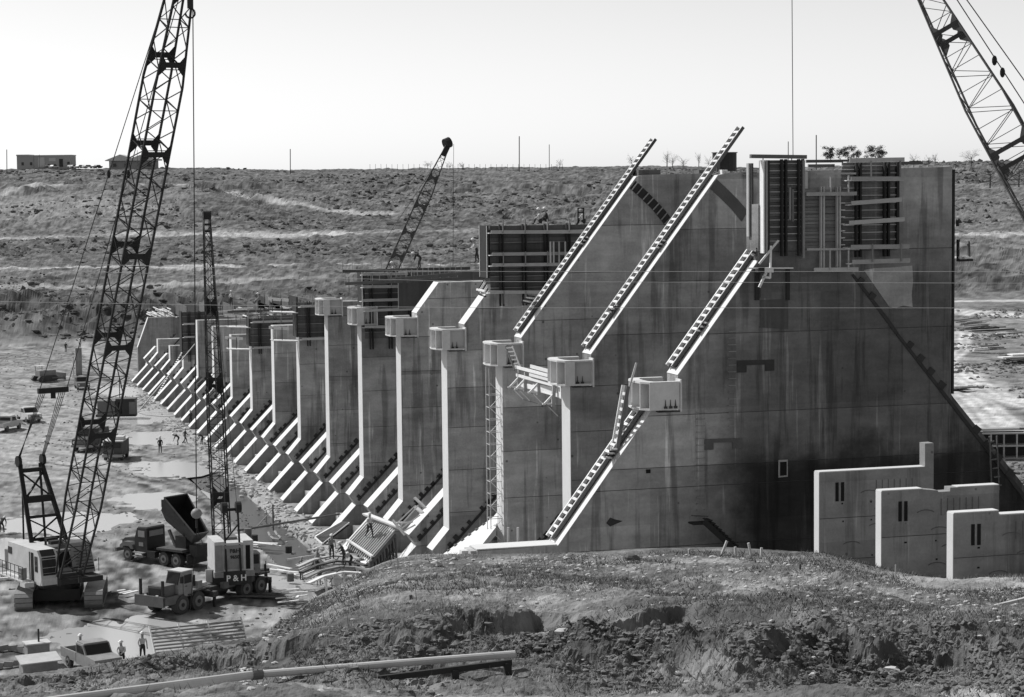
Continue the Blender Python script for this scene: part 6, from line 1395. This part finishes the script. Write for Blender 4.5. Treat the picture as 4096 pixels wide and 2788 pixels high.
n = 100000; px = PXr.uniform(-60, 4250, n); dc = np.interp(px, CR_P, CR_D); db = 55+2.2*np.sin(px/260.)+1.2*np.sin(px/97.)-np.clip((px-3300)/1000, 0, 1)*4
D = np.where(px < 1250, dc-3+PXr.normal(0, 2.6, n), db-1.2+PXr.normal(0, 2.8, n)); D = np.minimum(D, dc+.5)
x = CAM[0]+D*(HF[0]+HR[0]*(px-CX)/FPX); y = CAM[1]+D*(HF[1]+HR[1]*(px-CX)/FPX); k = fbm(x*.5, y*.5, 4) > .47; px, D, x, y = px[k], D[k], x[k], y[k]; z, _, _ = hgt(x, y)
r_ = .014+.085*PXr.power(.3, len(x))**3.5; clods('earth_clods', x, y, z+r_*.1, r_, 'soil', 'broken dark earth clods along the cut bank and ridge in the foreground')
n = 5000; px = PXr.uniform(1100, 4250, n); dc = np.interp(px, CR_P, CR_D); D = dc-PXr.power(1.5, n)*0-PXr.uniform(0, 34, n); x = CAM[0]+D*(HF[0]+HR[0]*(px-CX)/FPX); y = CAM[1]+D*(HF[1]+HR[1]*(px-CX)/FPX); z, _, _ = hgt(x, y)
k = fbm(x*.3+7, y*.3, 4) > .55; clods('soil_lumps', x[k], y[k], z[k], PXr.uniform(.02, .07, k.sum()), 'soil', 'small soil lumps scattered over the mound')
n = 7000; px = PXr.uniform(-100, 1500, n); D = PXr.uniform(128, 395, n); x = CAM[0]+D*(HF[0]+HR[0]*(px-CX)/FPX); y = CAM[1]+D*(HF[1]+HR[1]*(px-CX)/FPX); k = (fbm(x*.15, y*.15, 4) > .53) & (x < -6); z, _, _ = hgt(x[k], y[k]); clods('yard_rubble', x[k], y[k], z, PXr.uniform(.03, .16, k.sum()), 'soil', 'mud lumps and rubble strewn over the work yard')
n = 9000; px = PXr.uniform(3780, 4700, n); D = PXr.uniform(150, 350, n); x = CAM[0]+D*(HF[0]+HR[0]*(px-CX)/FPX); y = CAM[1]+D*(HF[1]+HR[1]*(px-CX)/FPX); k = (fbm(x*.12, y*.12, 4) > .52) & (x > 27); z, _, _ = hgt(x[k], y[k]); clods('yard_lumps', x[k], y[k], z, PXr.uniform(.04, .3, k.sum()), 'soil', 'earth lumps scattered over the right yard')
n = 1400; yy_ = PXr.uniform(45, 235, n); xx_ = -4.3+PXr.normal(0, .9, n); z, _, _ = hgt(xx_, yy_); clods('footing_rubble', xx_, yy_, z, PXr.uniform(.06, .3, n), 'wood', 'pale rubble along the foot of the footings')
# low scrub on the far hillside
n = 46000; px = PXr.uniform(-150, 4250, n); D = PXr.uniform(405, 955, n); x = CAM[0]+D*(HF[0]+HR[0]*(px-CX)/FPX); y = CAM[1]+D*(HF[1]+HR[1]*(px-CX)/FPX)
f = fbm(x*.025, y*.025, 5); f2 = fbm(x*.11, y*.11, 3); k = (f+.5*f2 > .80) & ~((np.abs(D-628) < 18) | (np.abs(D-512) < 7)) & ~((px > 2500) & (D < 500)); x, y = x[k], y[k]; z, _, _ = hgt(x, y)
sz = .15+.75*PXr.power(.4, len(x))**2; clods('hillside_scrub', x, y, z, sz, 'scrub', 'low dark scrub clumped over the far hillside')

# ------------------------------------------------------------------ the far ridge: buildings, cars, poles, trees
def ridge(px, py, D): return U(px, py, d=D)
def gz(p): return ground_z(p[0], p[1])
b1 = ridge(177, 668, 940); bl_ = thing('site_office', 'long flat-roofed metal building with dark doors on the far ridge at left', 'building', b1, YAW*.0-.28)
MB().box((0, 4, 1.6), (19.3, 8, 4.8)).build('wall', 'wall1', bl_, local=True); MB().box((0, 4, 4.1), (19.6, 8.4, .25)).build('roof', 'roof', bl_, local=True)
bl_.scale = (1.24,)*3
for x_, w_, h_, mt_ in ((-1.0, 2.4, 3.4, 'roof'), (2.9, 2.4, 1.2, 'roof'), (6.0, 1.3, 2.8, 'key'), (2.9, 2.4, 1.0, 'key')): MB().box((x_, -.06, (h_/2 if not (x_ == 2.9 and h_ == 1.2) else 2.6)), (w_, .1, h_)).build('door', mt_, bl_, local=True)
for x_ in (-7.6, -4.6, 8.6): MB().box((x_, -.06, 1.2), (.8, .1, 1.1)).build('window', 'glass', bl_, local=True)
MB().box((-7.5, 4, 4.3), (4.5, 8.6, .3)).build('roof_step', 'wall1', bl_, local=True)
b2 = ridge(528, 674, 930); hs_ = thing('site_house', 'low gabled house with pale roof on the far ridge behind the crane boom', 'building', b2, -.28)
MB().box((0, 4, 1.2), (16, 7, 3.0)).build('wall', 'wall2', hs_, local=True)
hs_.scale = (1.25,)*3
MB().prism([(-9.2, 2.7), (-9.2, 2.9), (-4.0, 4.9), (0, 3.6), (3, 4.7), (9.2, 3.2), (9.2, 2.7)], -.8, 8.6).build('roof', 'roof', hs_, local=True)
for x_ in (-6, -2, 3, 6): MB().box((x_, -.06, 1.2), (1.0, .1, 1.1)).build('window', 'glass', hs_, local=True)
for x_ in (-7.2, 7.4): MB().box((x_, -.6, 1.3), (.25, .25, 2.7)).build('porch_post', 'roof', hs_, local=True)
for i, (a, D_) in enumerate(((198, 940), (216, 930), (282, 935), (300, 930), (318, 927), (338, 928), (352, 923), (390, 920))):
    p = ridge(a, 669+(4 if i > 0 else 0), D_); lab = ['pale car in front of the flat-roofed building doors', 'pale car parked nearest the camera below the building doors', 'leftmost white car of the row right of the flat-roofed building', 'second white car of the row right of the flat-roofed building', 'third white car of the row right of the flat-roofed building', 'fourth white car of the row, near the middle gap', 'fifth white car of the row, nearly touching the fourth', 'dark car closest to the gabled house'][i]
    c = thing('parked_car', lab, 'car', (p.x, p.y, p.z), .2+.5*(i % 3), 'cars parked on the far ridge'); bd = 'white' if i < 7 else 'dark'
    MB().prism([(-2.3, .35), (2.3, .35), (2.3, .85), (1.3, .95), (.7, 1.45), (-1.0, 1.45), (-1.6, .95), (-2.3, .9)], -.9, .9).build('body', bd, c, local=True); MB().prism([(1.2, .98), (.66, 1.4), (-.95, 1.4), (-1.5, .98)], -.92, .92).build('windows', 'glass', c, local=True)
    for x_ in (-1.4, 1.4): MB().tube((x_, -.93, .33), (x_, .93, .33), .33, 10).build('wheel', 'tyre', c, local=True)
for i, (a, t_, b, D_, w_) in enumerate(((27, 598, 668, 760, .3), (1161, 596, 676, 860, .35), (2077, 545, 668, 900, .4), (2197, 578, 668, 960, .3), (3265, 540, 655, 700, .35), (3153, 566, 655, 800, .3), (135, 622, 650, 765, .15), (157, 618, 650, 762, .15), (549, 600, 640, 745, .15))):
    p, q = ridge(a, b, D_), ridge(a, t_, D_); lab = ['pole at the far left edge of the ridge', 'lone pole on the ridge right of the slim boom', 'tall pole on the skyline left of the striped ladders', 'thinner pole just right of the tall skyline pole', 'tall pole rising behind the forms of the nearest pier', 'faint pole behind the lone lifting beam', 'left mast on the flat-roofed building', 'right mast on the flat-roofed building', 'antenna on the gabled house'][i]
    solo('utility_pole', MB().tube(p-Vector((0, 0, 2)), q, w_/2, 6), 'bark', lab, 'pole', 'poles on the skyline')
def tree(label, a, b, D_, h, w, mt, n, group='trees on the skyline', conifer=False):
    p = ridge(a, b, D_); z0 = p.z-.8; r = random.Random(int(a))
    t = thing('ridge_tree', label, 'tree', (p.x, p.y, z0), 0, group)
    tr = MB().tube((0, 0, 0), (.1, 0, h*.55), .18*h/6, 6, .08*h/6)
    tips = []
    for i in range(20):
        a_ = r.random()*6.28; z_ = h*(.15+.45*r.random()); q = Vector((math.cos(a_)*w*.5*r.uniform(.2, 1.1), math.sin(a_)*w*.5*r.uniform(.2, 1.1), min(h*.95, z_+h*r.uniform(.05, .45)))); tr.tube((0.05, 0, z_), q, .05*h/6, 4, .02); tips.append(q)
    tr.build('trunk', 'bark', t, local=True)
    cm = MB()
    for i in range(n):
        c = r.choice(tips); v = Vector((r.gauss(0, .13)*w*.5, r.gauss(0, .13)*w*.5, r.gauss(0, .06)*h))
        q = c+v; s_ = r.uniform(.12, .34)*(1 if mt == 'leaf' else .45); d1 = Vector((r.uniform(-1, 1), r.uniform(-1, 1), r.uniform(-1, 1))).normalized()*s_; d2 = Vector((r.uniform(-1, 1), r.uniform(-1, 1), r.uniform(-1, 1))).normalized()*s_
        cm.add([q, q+d1, q+d2], [(0, 1, 2)])
    cm.build('crown', mt, t, local=True)
for (a, b, D_, h, w, mt, n, lab) in (
    (2238, 668, 900, 4, 3.2, 'twig', 500, 'small round bare tree right of the two skyline poles'), (2525, 655, 880, 4.6, 4, 'twig', 700, 'small bare tree just left of the third-pier ladder'), (2668, 660, 860, 8, 4, 'twig', 700, 'tall thin bare tree between the two ladders'), (2690, 664, 870, 6, 5, 'twig', 700, 'bushy bare tree touching the tall thin one between the ladders'), (2732, 668, 860, 5.5, 5, 'twig', 600, 'spreading bare tree midway between the ladders'), (2795, 660, 860, 6, 3, 'twig', 600, 'small dark-topped tree left of the upright drum'), (2835, 664, 860, 5, 4, 'twig', 400, 'thin bush nearest the upright drum'),
    (3322, 640, 640, 4.8, 5.2, 'leaf', 2300, 'leftmost dark evergreen behind the forms of the nearest pier'), (3392, 640, 640, 4.9, 5.8, 'leaf', 2300, 'middle dark evergreen behind the forms of the nearest pier'), (3425, 645, 660, 4.5, 3, 'leaf', 800, 'narrow evergreen between the middle and right dark evergreens'), (3502, 640, 630, 5, 7.4, 'leaf', 3000, 'widest dark evergreen behind the plank-walkway form'), (3655, 660, 700, 4.5, 4, 'twig', 600, 'bare tree on the skyline above the bare right end of the dam'), (3715, 658, 720, 4, 4, 'twig', 400, 'low bare bush right of the bare tree on the skyline'), (3740, 655, 740, 4.5, 2.5, 'twig', 400, 'slim bare tree near the right corner of the dam'),
    (3885, 655, 640, 5, 7, 'twig', 1600, 'round dark bush left of the upper right boom on the ridge'), (3960, 740, 560, 7, 9, 'twig', 2600, 'large bare thicket on the slope behind the upper right boom'), (4075, 735, 520, 7, 9, 'twig', 2400, 'bare thicket at the right edge below the boom'), (1710, 670, 940, 3.5, 5, 'twig', 700, 'left of two faint bushes by the distant crane head'), (1800, 672, 940, 3.5, 4.2, 'twig', 600, 'bush just right of the distant crane head'), (1850, 672, 940, 3.5, 3.8, 'twig', 600, 'second bush right of the distant crane head')):
    tree(lab, a, b, D_, h, w, mt, n)
fn = thing('ridge_fence', 'faint line of fence posts on the ridge either side of the distant crane head', 'fence', ridge(1700, 672, 930))
for i in range(36):
    a = 1480+i*22; p = ridge(a, 674, 930); ibox('post', 'bark', fn, p+Vector((0, 0, .6)), (.12, .12, 2.6))
# far timber decks by the bank at left
p = on_ground(120, 1135, lo=400); td_ = thing('tin_roof_sheets', 'pale slatted roof panel lying on the far bank at left', 'panel', p)
for i in range(9): ibar('slat', 'wood', td_, U(45+i*12, 1140-i*3.2, d=(p-Vector(CAM)).length*.995), U(95+i*9, 1147-i*1.5, d=(p-Vector(CAM)).length*.985), 1.1, .2)
pl_ = on_ground(308, 1500, lo=300); cp = thing('concrete_pillar', 'pale unfinished pillar with side frame near the far bank, left of the crane boom', 'pillar', pl_)
MB().box((0, 0, 2.2), (1.0, 1.0, 4.4)).build('shaft', 'conc_new', cp, local=True); MB().box((-.9, -.3, 1.5), (.2, .3, 3.0)).build('frame_post', 'woodw', cp, local=True); MB().box((-.5, -.3, 3.0), (1.0, .3, .2)).build('frame_beam', 'woodw', cp, local=True)
sm_ = thing('timber_platform', 'small dark timber platform against the footings left of the slim boom', 'scaffold', U(800, 1590, y=12*S))
for i in range(9): ibar('deck_board', ('form', 'wood')[i % 2], sm_, U(762+i*9, 1548+i*4, y=12*S-1), U(805+i*7, 1508+i*6, y=12*S-2.5), .3, .1)
for i in range(4): p = U(768+i*22, 1560+i*10, y=12*S-1.5); ibar('leg', 'form', sm_, p, Vector((p.x, p.y, 12)), .15)

# sunlit sloping apron in the second bay
ap = thing('apron_slab', 'pale sunlit sloping slab at the foot of the slim steel tower', 'slab', U(1850, 2230, y=1.9*S))
v_ = [U(1740, 2240, y=2.25*S), U(1975, 2066, y=2.12*S), U(1984, 2108, y=2*S-1.75), U(1880, 2240, y=1.75*S)]
MB().add(v_+[q-Vector((0, 0, .5)) for q in v_], [(0, 1, 2, 3), (7, 6, 5, 4), (0, 4, 5, 1), (1, 5, 6, 2), (2, 6, 7, 3), (3, 7, 4, 0)]).build('slab', 'face', ap)
for i in range(7): q = v_[0].lerp(v_[1], .1+.12*i)+Vector((0, -.3, .05)); ibox('starter_block', 'form', ap, q, (.22, .3, .15))

# dark low forms running along the crest behind the far piers
lf = thing('crest_forms', 'long dark low form line along the crest behind the far piers', 'formwork', U(860, 1225, x=16.))
for (a0, a1, t0, b0, n_) in ((560, 1130, 1208, 1236, 12), (1030, 1190, 1180, 1205, 5)):
    for i in range(n_):
        pa_ = U(a0+(a1-a0)*i/n_, t0, x=16.); qa_ = U(a0+(a1-a0)*(i+.94)/n_, t0, x=16.); za_ = U(a0+(a1-a0)*i/n_, b0, x=16.).z
        MB().box(((pa_.x+qa_.x)/2, (pa_.y+qa_.y)/2, (pa_.z+za_)/2-.5), (.2, abs(qa_.y-pa_.y), pa_.z-za_+1.)).build('form_panel', ('steel', 'form')[i % 2], lf)
        ibar('form_post', 'formwood', lf, (pa_.x-.2, pa_.y, za_-.3), (pa_.x-.2, pa_.y, pa_.z+rr.uniform(.1, 1.2)), .08)
# scattered boards, rods and crates on the crest between piers
for k in range(6, 15):
    cb = thing('deck_clutter', ['loose boards and short posts on the crest just behind the farthest bracketed pier', 'loose boards and posts behind the dark form box next to the last bracket', 'loose boards and posts behind the plain square-topped pier', 'loose boards and posts behind the smaller dark form box', 'loose boards and posts behind the pier right of the slim boom', 'loose boards and posts on the crest crossed by the slim boom', 'loose boards and posts just left of the slim boom', 'loose boards and posts behind the tall narrow dark form', 'loose boards and posts at the far end of the crest by the end wall'][k-6], 'boards', (8, k*S+2, SPEC[k][0]))
    zc = SPEC[k][0]+.4
    for i in range(22):
        x_, y_ = rr.uniform(4, 15), k*S+rr.uniform(-1.5, S-2); an = rr.choice([0, 0, 1.57, rr.uniform(0, 3)]); l_ = rr.uniform(.8, 3.2); dl = Vector((math.cos(an), math.sin(an), 0))*l_/2; c_ = Vector((x_, y_, zc+rr.uniform(0, .5)))
        ibar('board', rr.choice(['form', 'formwood', 'wood', 'woodw', 'steel']), cb, c_-dl, c_+dl, rr.uniform(.1, .3), .08)
    for i in range(10): x_, y_ = rr.uniform(4, 15), k*S+rr.uniform(-1.5, S-2); ibar('post', rr.choice(['form', 'formwood', 'steel']), cb, (x_, y_, zc-.3), (x_, y_, zc+rr.uniform(.5, 1.7)), .07)

for c, d, mt_ in (((4.0, 1.5*CAMSIDE, 2.5), (.08, .1, .45), 'dark'), ((5.66, .75, 1.5), (.06, .22, .22), 'sign'), ((5.66, -.35, 1.5), (.06, .22, .22), 'sign'), ((2.9, 1.37*CAMSIDE, 1.3), (.5, .25, .06), 'dark'), ((3.3, 1.38*CAMSIDE, 1.95), (.14, .04, .05), 'dark'), ((-1.4, 1.15*CAMSIDE, 1.3), (1.2, .4, .45), 'mid'), ((-5.9, .9*CAMSIDE, 1.6), (.1, .1, .9), 'dark')):
    L('fitting', mt_, c, d)
for i in range(4): L('grab_rail', 'dark', (-3.2-i*.7, 1.5*CAMSIDE, 2.0), (.05, .05, .9))
for i in range(3): tube_solo(tc, 'hose', Vector((2.2-.5*i, 1.2*CAMSIDE, 1.5)), Vector((1.4-.6*i, 1.35*CAMSIDE, 1.0)), .035, local=True)
for z in (.9, 1.3, 1.9): MB().box(H(2.66-z*.08, 1.75*LS, z), (.03, 1.1, .03), RH).build('window_bar', 'white', cr1)
for i in range(5): hb('grille_slat', 'dark', (.98-.1*i, -1.6, 1.0+.22*i), (.05, 1.3, .05))
for a, b in ((-.2, 2.6), (-1.0, 2.7), (-2.2, 2.55)): MB().box(H(a, .1*LS, b), (.5, .9, .25), RH).build('deck_gear', 'dark', cr1)
